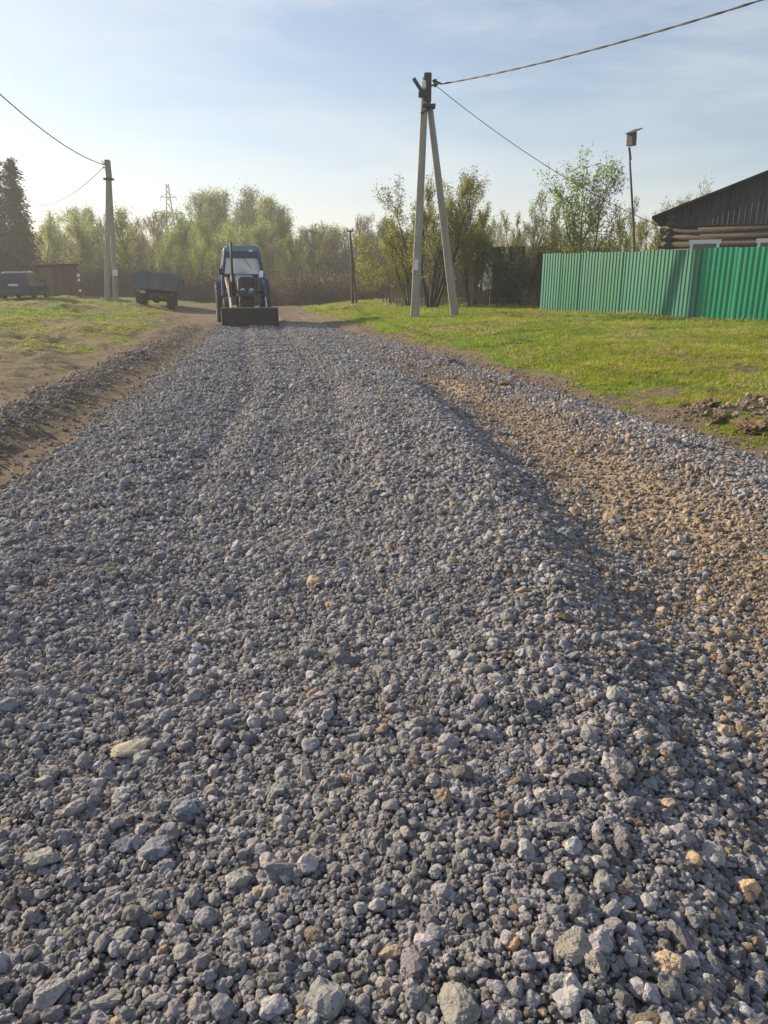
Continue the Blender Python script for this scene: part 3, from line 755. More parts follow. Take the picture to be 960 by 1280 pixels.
# far trees: shapes shared by the wood and by the trees one can tell apart
FT = {
 'yg': make_tree(31, 9.4, .13, 5600, .105, 'leaf_pale', 'bark', 'twig', spread=.38, kids=(16, 7, 4), lr=(.36, .45, .5), up=.10, rmin=.016, start=(.16, .15, .2)),
 'g': make_tree(32, 10.6, .14, 5200, .105, 'leaf_g', 'bark', 'twig', spread=.35, kids=(18, 7, 4), lr=(.30, .45, .5), up=.14, rmin=.016, start=(.18, .15, .2)),
 'ol': make_tree(33, 9.6, .13, 5000, .10, 'leaf_olive', 'bark', 'twig_brown', spread=.35, kids=(16, 7, 4), lr=(.36, .45, .5), up=.10, rmin=.016, start=(.16, .15, .2)),
 'bare': make_tree(34, 11, .13, 1500, .10, 'leaf_olive', 'bark', 'twig', spread=.25, kids=(18, 8, 5), lr=(.34, .45, .5), up=.14, rmin=.016, ang=.6),
 'bareb': make_tree(35, 9, .12, 500, .10, 'leaf_olive', 'bark', 'twig_brown', spread=.25, kids=(18, 8, 5), lr=(.38, .45, .5), up=.10, rmin=.016, ang=.7),
 'pop': make_tree(36, 13.2, .17, 6200, .11, 'leaf_pale', 'bark', 'twig', spread=.42, kids=(26, 9, 5), lr=(.27, .5, .5), up=.14, rmin=.016, ang=.62),
 'brush': make_tree(37, 3.2, .05, 220, .09, 'leaf_olive', 'twig_brown', 'twig_brown', stems=9, splay=.5, spread=.2, kids=(12, 6, 3), lr=(.4, .5, .5), rmin=.013, start=(.05, .2, .2)),
}
order = ['yg', 'g', 'ol', 'bare', 'bareb', 'pop', 'brush']
def wood():
    g = np.random.default_rng(66); prs = []
    for i, k in enumerate(order):
        # one shape per kind: trunk and crown joined
        bm = bmesh.new(); bm.from_mesh(FT[k][0]); n0 = len(bm.faces); bm.from_mesh(FT[k][1]); bm.faces.ensure_lookup_table()
        for j, f in enumerate(bm.faces): f.material_index = 0 if j < n0 else (1 + f.material_index)
        me = bpy.data.meshes.new('woodtree_%d' % i); bm.to_mesh(me); bm.free()
        for m_ in (FT[k][0].materials[0], FT[k][1].materials[0], FT[k][1].materials[1]): me.materials.append(m_)
        prs.append(bpy.data.objects.new('woodtree_%d' % i, me))
    pts = []; ixs = []; sc_ = []
    for row, (Yr, n, hmul) in enumerate([(84, 52, .8), (93, 58, .92), (103, 60, 1.0), (114, 58, 1.05), (128, 52, 1.1), (145, 46, 1.2)]):
        for k in range(n):
            px = -60 + (700 + 60) * (k + g.uniform(0, 1)) / n; y = Yr + g.uniform(-4, 4); x = at_px(px, y)
            # skyline: tall in the middle, lower toward the right
            hm = np.interp(px, [-60, 40, 150, 185, 200, 228, 245, 360, 400, 470, 700], [.95, .92, .97, .95, .82, .82, 1.0, 1.02, .96, .94, .84])
            if px < 240: pk = g.choice(7, p=[.22, .05, .28, .22, .19, .0, .04])
            elif px < 380: pk = g.choice(7, p=[.24, .28, .12, .12, .06, .14, .04])
            else: pk = g.choice(7, p=[.06, .10, .20, .28, .30, .0, .06])
            pts.append((x, y)); ixs.append(pk); sc_.append(hmul * hm * g.uniform(.82, 1.12) * (.95 if pk != 5 else .9))
    for k in range(330):
        px = -80 + 760 * g.uniform(); y = g.uniform(70, 82) if k % 2 else g.uniform(60, 74); x = at_px(px, y)
        pts.append((x, y)); ixs.append(6); sc_.append(g.uniform(.55, 1.05))
    pts = np.array(pts); n = len(pts); s = np.array(sc_)
    z = H(pts[:, 0], pts[:, 1])
    scatter('far_wood', prs, np.stack([pts[:, 0], pts[:, 1], z], -1), np.stack([np.zeros(n), np.zeros(n), g.uniform(0, 6.28, n)], -1),
            np.stack([s, s, s * g.uniform(.9, 1.1, n)], -1), np.array(ixs), None, 'mixed spring wood of grey and yellow-green trees closing the view')
wood()
for (nm, k, px, Yd, s, lab) in [
    ('poplar_tree', 'pop', 252, 100, .97, 'tall pale green poplar, leftmost of the high group behind the tractor'),
    ('poplar_tree', 'pop', 268, 103, 1.06, 'highest rounded poplar up and left of the tractor cab'),
    ('poplar_tree', 'pop', 284, 101, 1.02, 'tall poplar right above the left side of the tractor cab'),
    ('poplar_tree', 'pop', 304, 104, .99, 'tall green poplar standing right above the tractor cab roof'),
    ('poplar_tree', 'pop', 326, 103, 1.02, 'tall poplar just right above the tractor cab'),
    ('poplar_tree', 'pop', 345, 105, 1.02, 'tall poplar near the right end of the high group'),
    ('poplar_tree', 'pop', 362, 102, .95, 'poplar at the right end of the high group before the skyline drops'),
    ('green_tree', 'g', 358, 76, .62, 'bright green tree right of the tractor in front of the wood'),
    ('green_tree', 'g', 248, 78, .70, 'bright green tree between the dump truck and the tractor'),
    ('yellow_green_tree', 'yg', 205, 72, .62, 'vivid yellow-green tree above the parked dump truck'),
    ('yellow_green_tree', 'yg', 232, 75, .56, 'yellow-green tree just right of the dump truck'),
    ('yellow_green_tree', 'yg', 62, 74, .75, 'golden-green tree above the rusty shed right of the spruces'),
    ('yellow_green_tree', 'yg', 106, 72, .72, 'golden-green tree left of the concrete pole with the white box'),
    ('yellow_green_tree', 'yg', 290, 82, .76, 'yellow-green tree behind the tractor cab'),
    ('yellow_green_tree', 'ol', 165, 73, .80, 'olive-brown tree right of the concrete pole with the white box'),
    ('bare_tree', 'bare', 116, 96, 1.03, 'bare tree poking over the skyline left of the concrete pole with the white box'),
    ('bare_tree', 'bare', 150, 94, .98, 'grey bare tree over the skyline right of the concrete pole with the white box'),
    ('bare_tree', 'bare', 180, 97, 1.0, 'grey bare tree on the skyline left of the lattice tower'),
    ('bare_tree', 'bare', 446, 84, .86, 'grey bare tree above the old wooden pole'),
    ('bare_tree', 'bareb', 396, 80, .80, 'brown bare tree right of the bright green tree past the tractor'),
    ('bare_tree', 'bareb', 420, 74, .78, 'reddish brown bare tree left of the old wooden pole'),
    ('bare_tree', 'bareb', 456, 68, .70, 'pinkish brown bare tree right of the old wooden pole')]:
    plant(nm, FT[k], at_px(px, Yd), Yd, s, rnd.uniform(0, 6), lab, 'tree')

# ------------------------------------------------------------------ concrete A-pole
def wire(name, a, b, sag, r, label, grp=None, n=40, twist=0):
    pts = []
    for i in range(n + 1):
        t = i / n; p = a.lerp(b, t); p.z -= sag * 4 * t * (1 - t); pts.append(p)
    mb = MB()
    if twist:
        for k in range(2):
            q = []
            for i in range(n * 3 + 1):
                t = i / (n * 3); p = a.lerp(b, t); p.z -= sag * 4 * t * (1 - t)
                an = t * twist + k * math.pi; q.append(p + Vector((math.cos(an) * r * .8, 0, math.sin(an) * r * .8)))
            mb.tube(q, r, n=5)
    else: mb.tube(pts, r, n=5)
    o = mb.build(name, M['wire'], smooth=True); tag(o, label, 'wire', grp); return o

pl = P(518, 396, 27.0); prr = P(570, 396, 27.3); top = P(532, 97, 27.0)
zg = Hs(pl.x, pl.y)
root = empty('utility_pole', (pl.x, pl.y, zg), 0, 'concrete A-shaped utility pole with two legs standing on the right verge', 'utility pole')
def loc(v): return Vector(v) - root.location
b0 = Vector((pl.x, pl.y, zg - .3)); t0 = Vector((top.x, 27.0, top.z))
MB().beam(loc(b0), loc(t0), (.27, .24), (.17, .17), Vector((1, -.45, 0))).build('pole', M['concrete'], root)
st = P(537, 132, 27.15); zb = Hs(prr.x, prr.y)
MB().beam(loc((prr.x, prr.y, zb - .3)), loc(st), (.26, .24), (.17, .17), Vector((1, -.45, 0))).build('strut', M['concrete'], root)
MB().box(loc(P(534.5, 110, 27)), (.24, .26, .85)).build('junction_box', M['steel_dark'], root, bevel=.02)
cl = MB(); cl.box(loc(P(536, 133, 27)), (.42, .36, .10)); cl.tube([loc(P(526, 142, 26.9)), loc(P(541, 133, 26.9))], .035, 6); cl.build('clamp', M['steel_dark'], root)
MB().tube([loc(P(517, 98, 26.9)), loc(P(529, 117, 26.9))], .06, 8).build('bracket_arm', M['steel_dark'], root)
MB().box(loc(P(528, 118, 26.9)), (.26, .2, .16)).build('bracket', M['steel_dark'], root, bevel=.01)
MB().lathe([(-.12, .05), (-.04, .075), (.03, .06), (.1, .07), (.13, .03)], loc(P(530, 106, 26.8)), 'z', 10, True).build('insulator', M['white_paint'], root, smooth=True)
hk = MB()
for (a, b) in (((536, 108), (547, 105)), ((541, 100), (545, 107)), ((545, 102), (552, 105)), ((543, 109), (548, 104))): hk.tube([loc(P(*a, 26.9)), loc(P(*b, 26.9))], .03, 6)
hk.build('wire_hook', M['steel_dark'], root)
MB().lathe([(-.05, .04), (0, .06), (.05, .04)], loc(P(544, 101, 26.8)), 'z', 8, True).build('insulator', M['steel_dark'], root)
sg = P(519.5, 331, 26.8)
MB().box(loc(sg), (.18, .02, .34), Matrix.Rotation(R(-24), 3, 'Z')).build('sign_plate', M['plate'], root)
aT = P(552, 105, 26.9)
mid_ = P(960, 12, 17.2)
d = (mid_ - aT); far_pt = aT + Vector((d.x, d.y, 0)).normalized() * 35; 
far_pt.z = 8.95
wire('overhead_cable', aT, far_pt, 1.25, .016, 'thick twisted overhead cable running right from the A-pole out of the photo', twist=170)

# house service wire
w2 = wire('service_wire', P(546, 108, 26.9), P(835, 287, 28.3), .35, .011, 'thin wire dropping from the A-pole top down to the log house corner')

# ------------------------------------------------------------------ left concrete pole
pl = P(133, 377, 45.6); top = P(135, 203, 45.6); zg = Hs(pl.x, pl.y)
root = empty('utility_pole', (pl.x, pl.y, zg), 0, 'concrete pole on the left bank with a leaning rear leg and small white box', 'utility pole')
MB().beam(loc((pl.x, pl.y, zg - .3)), loc(top), (.27, .25), (.17, .17), Vector((1, -.3, 0))).build('pole', M['concrete'], root)
s0 = P(144.5, 376, 46.6); s1 = P(137, 224, 45.9)
MB().beam(loc((s0.x, s0.y, Hs(s0.x, s0.y) - .3)), loc(s1), (.25, .25), (.17, .17), Vector((1, -.3, 0))).build('strut', M['concrete'], root)
MB().box(loc(P(135.3, 212, 45.6)), (.27, .27, 1.0)).build('junction_box', M['loader_grey'], root, bevel=.02)
MB().box(loc(P(136, 224, 45.6)), (.5, .4, .1)).build('clamp', M['steel_dark'], root)
hk = MB(); hk.tube([loc(P(135, 206, 45.5)), loc(P(127, 205, 45.5))], .04, 5); hk.tube([loc(P(135, 209, 45.5)), loc(P(129, 210, 45.5))], .03, 5); hk.tube([loc(P(131, 204, 45.5)), loc(P(127, 201, 45.5))], .025, 5)
hk.build('wire_hook', M['steel_dark'], root)
MB().box(loc(P(144, 341, 46.2)), (.26, .14, .36)).build('meter_box', M['white_paint'], root, bevel=.02)
a = P(128, 205, 45.5); q = P(0, 133, 26.8); d = Vector((q.x - a.x, q.y - a.y, 0)); b = a + d * 1.9; b.z = 9.1
wire('overhead_cable', a, b, 1.15, .022, 'overhead cable running from the left concrete pole out over the left edge', twist=0)
wire('overhead_cable', P(130, 208, 45.5), P(48, 257, 66), .5, .02, 'thinner cable dropping left from the left concrete pole toward the spruces')

# ------------------------------------------------------------------ old wooden pole
pw = P(442, 389, 43); zg = Hs(pw.x, pw.y)
root = empty('wooden_pole', (pw.x, pw.y, zg), 0, 'old dark wooden A-pole by the willows with a small crossarm', 'utility pole')
MB().tube([loc(P(441, 391, 43)), loc(P(440, 330, 43)), loc(P(437.5, 288, 43))], [.085, .07, .05], 8).build('pole', M['bark'], root)
MB().tube([loc(P(446.5, 390, 43.6)), loc(P(438.5, 297, 43))], [.075, .045], 8).build('strut', M['bark'], root)
MB().box(loc(P(437.5, 289, 43)), (.36, .08, .07)).build('crossarm', M['bark_dark'], root)
for s in (-1, 1): MB().lathe([(0, .03), (.07, .045), (.12, .02)], loc(P(437.5 + s * 3.4, 288, 43)), 'z', 7, True).build('insulator', M['steel_dark'], root)

# ------------------------------------------------------------------ lattice towers
def tower(px, py_top, Y, hh, label):
    t = P(px, py_top, Y); root_z = t.z - hh; rt = empty('lattice_tower', (t.x, Y, root_z), R(20), label, 'pylon')
    mb = MB(); w0, w1 = hh * .085, hh * .012
    def W(z): return w0 + (w1 - w0) * min(1, z / (hh * .97))
    lv = [0, .14, .27, .39, .50, .60, .69, .77, .84, .90, .95, 1.0]; th = .13
    for sx in (-1, 1):
        for sy in (-1, 1): mb.tube([(sx * W(z * hh), sy * W(z * hh), z * hh) for z in lv], th, 4)
    for i in range(len(lv) - 1):
        z0, z1 = lv[i] * hh, lv[i + 1] * hh; a, b = W(z0), W(z1)
        for s in (-1, 1):
            mb.tube([(-a, s * a, z0), (b, s * b, z1)], th * .6, 3); mb.tube([(a, s * a, z0), (-b, s * b, z1)], th * .6, 3)
            mb.tube([(s * a, -a, z0), (s * b, b, z1)], th * .6, 3); mb.tube([(s * a, a, z0), (s * b, -b, z1)], th * .6, 3)
    mb.build('mast', M['steel_far'], rt)
    for (z, l) in ((.88, hh * .075), (.74, hh * .135), (.60, hh * .095)):
        m = MB(); zz = z * hh; w = W(zz)
        for s in (-1, 1):
            for sy in (-1, 1): m.tube([(0, sy * w, zz), (s * l, 0, zz + .12)], th * .8, 4)
            m.tube([(s * w, 0, zz + hh * .03), (s * l, 0, zz + .12)], th * .8, 4)
            m.tube([(s * l, 0, zz), (s * l, 0, zz - .9)], th * .7, 4)
        m.build('crossarm', M['steel_far'], rt)
tower(209, 230, 230, 30, 'steel lattice pylon with three crossarms rising over the left wood')
tower(306.5, 249, 330, 35, 'tip of a distant lattice pylon above the poplars')

# ------------------------------------------------------------------ green sheet metal fence
fa = P(675, 388, 28.9); fb = P(866, 401, 22.45); fc = P(960, 404.5, 20.9)
fd = fb + (fc - fb) * 3.4
root = empty('metal_fence', (fa.x, fa.y, 0), 0, 'green corrugated sheet metal fence along the top of the right verge', 'fence')
def fence_run(a, b, w, mats, tilt=0):
    L_ = math.hypot(b.x - a.x, b.y - a.y); n = round(L_ / w); u = Vector((b.x - a.x, b.y - a.y, 0)) / L_; nrm = Vector((u.y, -u.x, 0))
    if nrm.dot(Vector((0, -1, 0))) < 0: nrm = -nrm
    for i in range(n):
        s0 = i * L_ / n; s1 = (i + 1) * L_ / n
        zt0 = a.z + (b.z - a.z) * (s0 / L_); jz = rnd.uniform(-.022, .022); jn = rnd.uniform(-.012, .012) + (i % 2) * .006
        mb = MB(); vs = []; pit = .15
        prof = []; s = s0
        while s < s1 + .001:
            for (ds, dn) in ((0, 0), (.055, 0), (.078, .024), (.127, .024), (.15, 0)):
                if s + ds <= s1 + .03: prof.append((s + ds, dn))
            s += pit
        pr_ = []
        for q in prof:
            if not pr_ or q[0] > pr_[-1][0] + 1e-4: pr_.append(q)
        for (s, dn) in pr_:
            p = Vector((a.x, a.y, 0)) + u * s + nrm * (dn + jn); zt = a.z + (b.z - a.z) * (s / L_)
            vs += [p + Vector((0, 0, zt + .03 + jz)) - root.location, p + Vector((0, 0, zt + 2.0 + jz)) + nrm * tilt - root.location]
        k = len(pr_); mb.add(vs, [(2 * j, 2 * j + 2, 2 * j + 3, 2 * j + 1) for j in range(k - 1)])
        o = mb.build('metal_sheet', mats(i), root)
        so = o.modifiers.new('thickness', 'SOLIDIFY'); so.thickness = .002
        if i % 2 == 0:
            p = Vector((a.x, a.y, 0)) + u * s0 - nrm * .06
            pm_ = MB(); pm_.box(p + Vector((0, 0, zt0 + .85)) - root.location, (.06, .06, 2.1)); pm_.build('post', M['steel_dark'], root)
    for hz in (.5, 1.6):
        r_ = MB(); pa = Vector((a.x, a.y, a.z + hz)) - nrm * .03 - root.location; pb = Vector((b.x, b.y, b.z + hz)) - nrm * .03 - root.location
        r_.tube([pa, pb], .02, 4); r_.build('rail', M['steel_dark'], root)
glare_mats = [M['green_glare']] + [pm('glare_dulled_green_metal', (.014 * k, .16 * k2, .098 * k), .5, .12, 1.5, stretch=(3, 3, .4)) for k, k2 in ((1.25, 1.05), (.9, .96), (1.1, 1.0))]  # slight tone steps from sheet to sheet around the glare-dulled green
fence_run(fa, fb, 1.02, lambda i: glare_mats[(i * 3 + 1) % 4])
fence_run(fb + Vector((.02, .01, 0)), fd, 1.02, lambda i: M['green_shade_lift'])
# loose plank under the fence
pk = P(770, 397.5, 25.4)
o = MB().box((0, 0, 0), (.5, .06, .05)).build('plank', M['old_wood']); o.location = (pk.x, pk.y - .1, Hs(pk.x, pk.y) + .04); o.rotation_euler = (0, 0, R(-60)); tag(o, 'short pale plank lying at the foot of the green fence', 'plank')

# ------------------------------------------------------------------ birdhouse on its pole
bh = P(790, 176, 29.5); gx_ = at_px(794, 29.5)
root = empty('birdhouse_pole', (bh.x + .15, 29.5, Hs(gx_, 29.5)), 0, 'wooden birdhouse on a tall thin crooked pole behind the green fence', 'birdhouse')
pp = [P(794.5, 345, 29.5), P(793, 312, 29.5), P(791.5, 275, 29.5), P(789, 232, 29.5), P(787.5, 205, 29.5), P(787, 186, 29.5)]
pp = [Vector((pp[0].x, 29.5, Hs(gx_, 29.5) - .2))] + pp[1:]
MB().tube([loc(p) for p in pp], [.055, .05, .045, .04, .035, .03], 7).build('pole', M['bark'], root, smooth=True)
MB().beam(loc(P(786.5, 184, 29.44)), loc(P(788.3, 200, 29.44)), (.07, .05), (.07, .05)).build('batten', M['dark_wood'], root)
rot = Matrix.Rotation(R(35), 3, 'Z') @ Matrix.Rotation(R(-4), 3, 'Y')
c0 = loc(P(789.5, 174, 29.4))
MB().box(c0, (.24, .26, .44), rot).build('nest_box', M['bark'], root, bevel=.006)
MB().box(c0 + Vector((.05, -.02, .26)), (.52, .36, .03), rot @ Matrix.Rotation(R(-17), 3, 'Y')).build('roof', M['dark_wood'], root)
MB().lathe([(0, .03), (.01, .03)], c0 + rot @ Vector((.02, -.135, .06)), 'y', 12, True).build('entrance_hole', M['steel_dark'], root)

# ------------------------------------------------------------------ log house
cr = P(836, 300, 29.0)        # left visible corner of the gable wall
ang = math.atan2(-.40, .92)
hz0 = Hs(cr.x + 3, cr.y)
root = empty('log_house', (cr.x, cr.y, hz0), ang, 'weathered log house with dark boarded gable behind the green fence', 'house')
# local frame: x along the gable wall, -y toward the road, z up
wall_z = P(836, 283, 29.0).z - hz0; eave_z = P(836, 267, 29.0).z - hz0; WD = 9.4; rise = math.tan(R(20.5)); rz_ = eave_z + WD / 2 * rise
lg = MB(); nlog = int(wall_z / .24) + 1
for k in range(nlog):
    z = wall_z - .13 - k * .24
    if z < 0: break
    jj = rnd.uniform(-.04, .06)
    lg.tube([(-.32 + jj, 0, z), (WD + .3, 0, z + rnd.uniform(-.01, .01))], .135, 10)
lg.build('gable_wall', M['log'], root, smooth=True)
for sx in (0, WD):
    sd = MB()
    for k in range(nlog):
        z = eave_z - .12 - k * .24
        if z > 0: sd.tube([(sx, -.26, z), (sx, 9.2, z)], .13, 10)
    sd.build('side_wall', M['log'], root, smooth=True)
MB().box((WD / 2, 9, eave_z / 2), (WD, .2, eave_z)).build('rear_wall', M['log'], root)
gb = MB(); x = -.05; bi = 0
while x < WD:
    w = rnd.uniform(.15, .2); hgt = min(x, WD - x) * rise + .0; hg2 = min(x + w, WD - x - w) * rise; yo = -.15 - rnd.uniform(0, .010)
    z0 = wall_z - .02 - rnd.uniform(0, .04)
    gb.hexa([(x, yo - .022, z0), (x + w - .003, yo - .022, z0), (x + w - .003, yo, z0), (x, yo, z0)],
            [(x, yo - .022, eave_z + max(hgt, .0) + .02), (x + w - .003, yo - .022, eave_z + max(hg2, 0) + .02), (x + w - .003, yo, eave_z + max(hg2, 0) + .02), (x, yo, eave_z + max(hgt, 0) + .02)])
    x += w; bi += 1
gb.build('gable_boards', M['board_dark'], root)
rf = MB(); ov = .62
for s in (0, 1):
    x0 = -ov if s == 0 else WD + ov; z0 = eave_z - ov * rise + .03
    rf.hexa([(x0, -.62, z0), (WD / 2, -.62, rz_ + .03), (WD / 2, 9.5, rz_ + .03), (x0, 9.5, z0)], [(x0, -.62, z0 + .09), (WD / 2, -.62, rz_ + .12), (WD / 2, 9.5, rz_ + .12), (x0, 9.5, z0 + .09)])
rf.build('roof', M['roof_felt'], root)
cor = MB()
for k in range(3): cor.tube([(-.02, -.34, wall_z - .22 - k * .24), (-.02, -.1, wall_z - .22 - k * .24)], .12, 9)
cor.build('log_end', M['dark_wood'], root)
zt = P(890, 303, 27.4).z - hz0 + .14
for xa in (.0, 1.0):
    qx = 1.25 + xa * 2.2
    fr = MB(); w, h = .98, 1.3
    fr.box((qx, -.175, zt - .07), (w + .1, .07, .14)); fr.box((qx, -.175, zt - h), (w, .07, .1))
    for s in (-1, 1): fr.box((qx + s * (w / 2 - .05), -.174, zt - h / 2 - .02), (.1, .066, h - .18))
    wf = fr.build('window', M['white_paint'], root, bevel=.006)
    MB().box((qx, -.155, zt - h / 2 - .05), (w - .2, .02, h - .2)).build('pane', M['car_glass'], wf)
MB().lathe([(0, .03), (.05, .05), (.12, .03)], (-.05, -.30, eave_z - .75), 'z', 8, True).build('insulator', M['white_paint'], root)

# ------------------------------------------------------------------ dark shed and wooden fences behind the willows
q = P(636, 385, 39); zg = Hs(q.x, q.y)
root = empty('dark_shed', (q.x, q.y, zg), R(8), 'low dark green shed half hidden by bushes left of the green fence', 'shed')
htop = P(636, 308, 39).z - zg
MB().box((0, 0, htop / 2 - .15), (2.6, 2.6, htop - .3)).build('wall', M['dark_green'], root)
MB().hexa([(-1.5, -1.5, htop - .28), (1.5, -1.5, htop - .22), (1.5, 1.5, htop - .22), (-1.5, 1.5, htop - .28)], [(-1.5, -1.5, htop - .1), (1.5, -1.5, htop - .04), (1.5, 1.5, htop - .04), (-1.5, 1.5, htop - .1)]).build('roof', M['dark_green'], root)
MB().box((.3, -1.325, .9), (.9, .05, 1.8)).build('door', M['dark_wood'], root)

def picket(name, a, b, h, mat, label, gap=.13, jig=.08, bw=.10, z_off=0):
    L_ = math.hypot(b.x - a.x, b.y - a.y); rt = empty(name, (a.x, a.y, Hs(a.x, a.y)), math.atan2(b.y - a.y, b.x - a.x), label, 'fence')
    mb = MB(); x = 0; u = (b - a) / L_
    while x < L_:
        hh = h * (1 + rnd.uniform(-jig, jig)); lean = rnd.gauss(0, .02); w = a + u * x; zz = Hs(w.x, w.y) - rt.location.z
        mb.hexa([(x, -.01, zz), (x + bw, -.01, zz), (x + bw, .012, zz), (x, .012, zz)], [(x + lean, -.01, zz + hh), (x + bw + lean, -.01, zz + hh * .985), (x + bw + lean, .012, zz + hh * .985), (x + lean, .012, zz + hh)])
        x += gap * rnd.uniform(.92, 1.15)
    mb.build('boards', mat, rt)
    zb_ = Hs(b.x, b.y) - rt.location.z
    for f in (.25, .8): MB().tube([(0, .045, h * f), (L_, .045, zb_ + h * f)], .03, 4).build('rail', mat, rt)
picket('board_fence', P(488, 388, 37.5), P(602, 388, 36.8), .80, M['old_wood'], 'low grey weathered board fence behind the concrete A-pole')
picket('board_fence', P(600, 388, 35.5), P(676, 388, 34), .72, M['dark_wood'], 'dark low board fence between the A-pole and the green fence', gap=.12)
picket('board_fence', P(96, 376, 58), P(290, 376, 60), 1.35, M['dark_wood'], 'long dark board fence behind the left pole and the dump truck', gap=.15, bw=.13)

# dry reeds at fence foot
rd = make_tree(41, 1.0, .008, 60, .03, 'leaf_olive', 'twig', 'twig', stems=16, splay=.25, spread=.05, kids=(3, 2, 1), levels=1, rmin=.004, leaf_from=0)
for i, (px, Yd) in enumerate([(586, 34.2), (594, 34.4), (603, 34.1), (662, 31.8), (672, 31.5), (500, 35), (545, 35)]):
    x = at_px(px, Yd)
    lab = ['pale dry reed clump at the right leg of the A-pole', 'pale dry reed clump right of the A-pole leg, the middle of three', 'pale dry reed clump, rightmost of three beside the A-pole',
           'dry weed clump just left of the green fence end', 'dry weed clump touching the green fence end', 'dry weeds left of the A-pole at the board fence', 'dry weeds between the two A-pole legs'][i]
    plant('dry_weeds', rd, x, Yd, rnd.uniform(.9, 1.15), i, lab, 'weeds')

# ------------------------------------------------------------------ rusty shed on the left
qa = P(-16, 373, 52); qb = P(86, 373, 50.5); zg = Hs(qb.x, qb.y)
root = empty('rusty_shed', (qa.x, qa.y, zg), math.atan2(qb.y - qa.y, qb.x - qa.x), 'rust-brown shed with a sloping dark roof behind the parked car', 'shed')
LL = (qb - qa).length; ha = P(-16, 338, 52).z - zg; hb = P(86, 332, 50.5).z - zg
wl = MB(); x = 0
while x < LL - .02:
    w = min(.3, LL - x); h0 = ha + (hb - ha) * x / LL; h1 = ha + (hb - ha) * (x + w) / LL; yo = -rnd.uniform(0, .02)
    wl.hexa([(x, yo - .03, -.2), (x + w - .01, yo - .03, -.2), (x + w - .01, yo, -.2), (x, yo, -.2)], [(x, yo - .03, h0), (x + w - .01, yo - .03, h1), (x + w - .01, yo, h1), (x, yo, h0)]); x += w
wl.build('front_wall', M['shed_rust'], root)
MB().hexa([(LL, 0, -.2), (LL + .4, 0, -.2), (LL + .4, 1.2, -.2), (LL, 1.2, -.2)], [(LL - .05, 0, hb), (LL, 0, hb), (LL, 1.2, hb), (LL - .05, 1.2, hb)]).build('side_wall', M['shed_rust'], root)
MB().hexa([(-.2, -.3, ha), (LL + .1, -.3, hb), (LL + .1, 1.4, hb + .03), (-.2, 1.4, ha + .03)], [(-.2, -.3, ha + .1), (LL + .1, -.3, hb + .1), (LL + .1, 1.4, hb + .13), (-.2, 1.4, ha + .13)]).build('roof', M['roof_felt'], root)
MB().box((LL * .78, -.075, .95), (1.0, .05, 1.9)).build('door', pm('paler_rusty_door', (.13, .085, .072), .9, .2), root)

# white-banded post, pale roof at left edge
q = P(101, 370, 49); zg = Hs(q.x, q.y)
root = empty('marker_post', (q.x, q.y, zg), 0, 'slim post with white painted bands right of the rusty shed', 'post')
MB().tube([(0, 0, 0), (0, 0, 1.62)], .07, 8).build('post', M['bark'], root)
for z0, z1 in ((1.25, 1.45), (.98, 1.14), (.35, .5)): MB().tube([(0, 0, z0), (0, 0, z1)], .085, 8).build('white_band', M['white_paint'], root)
q = P(-14, 330, 60); zg = Hs(q.x, q.y)
root = empty('pale_gable_house', (q.x, q.y, zg), R(24), 'house with a pale gable just peeking in at the left edge', 'house')
ht = P(0, 281, 60).z - zg
MB().box((-2.0, 3, ht / 2 - .55), (4.2, 6, ht - 1.1)).build('wall', M['white_paint'], root)
MB().prism([(-4.1, ht - 1.1), (.1, ht - 1.1), (-2, ht + .5)], 'y', 0.02, 5.98).build('gable', M['white_paint'], root)
MB().hexa([(.35, -.3, ht - 1.28), (.35, 6.3, ht - 1.28), (-2, 6.3, ht + .52), (-2, -.3, ht + .52)], [(.35, -.3, ht - 1.18), (.35, 6.3, ht - 1.18), (-2, 6.3, ht + .62), (-2, -.3, ht + .62)]).build('roof', M['steel_far'], root)

# ------------------------------------------------------------------ wheels
def wheel(root, c, Rr, w, rim_mat, lugs=0, name='wheel', spokes=True):
    rr = Rr * .56
    rim = MB(); rim.lathe([(-w * .36, rr), (-w * .28, rr * .9), (-w * .1, rr * .55), (-w * .14, .02), (w * .14, .02), (w * .1, rr * .55), (w * .28, rr * .9), (w * .36, rr)], c, 'x', 20)
    wo = rim.build(name, rim_mat, root, smooth=False)
    ty = MB(); ty.lathe([(-w * .36, rr * .98), (-w * .5, rr * 1.12), (-w * .5, Rr * .9), (-w * .4, Rr * .975), (0, Rr), (w * .4, Rr * .975), (w * .5, Rr * .9), (w * .5, rr * 1.12), (w * .36, rr * .98)], c, 'x', 28)
    for k in range(lugs):
        t = 2 * math.pi * k / lugs
        for s in (-1, 1):
            tt = t + (s > 0) * math.pi / lugs
            rm = Matrix.Rotation(tt, 3, 'X') @ Matrix.Rotation(s * .55, 3, 'Z')
            cc = Vector(c) + Matrix.Rotation(tt, 3, 'X') @ Vector((s * w * .25, 0, Rr * .985)); ty.box(cc, (w * .52, Rr * .05, Rr * .07), Matrix.Rotation(tt, 3, 'X') @ Matrix.Rotation(s * .55, 3, 'Z'))
    ty.build('tyre', M['black_rubber'], wo)

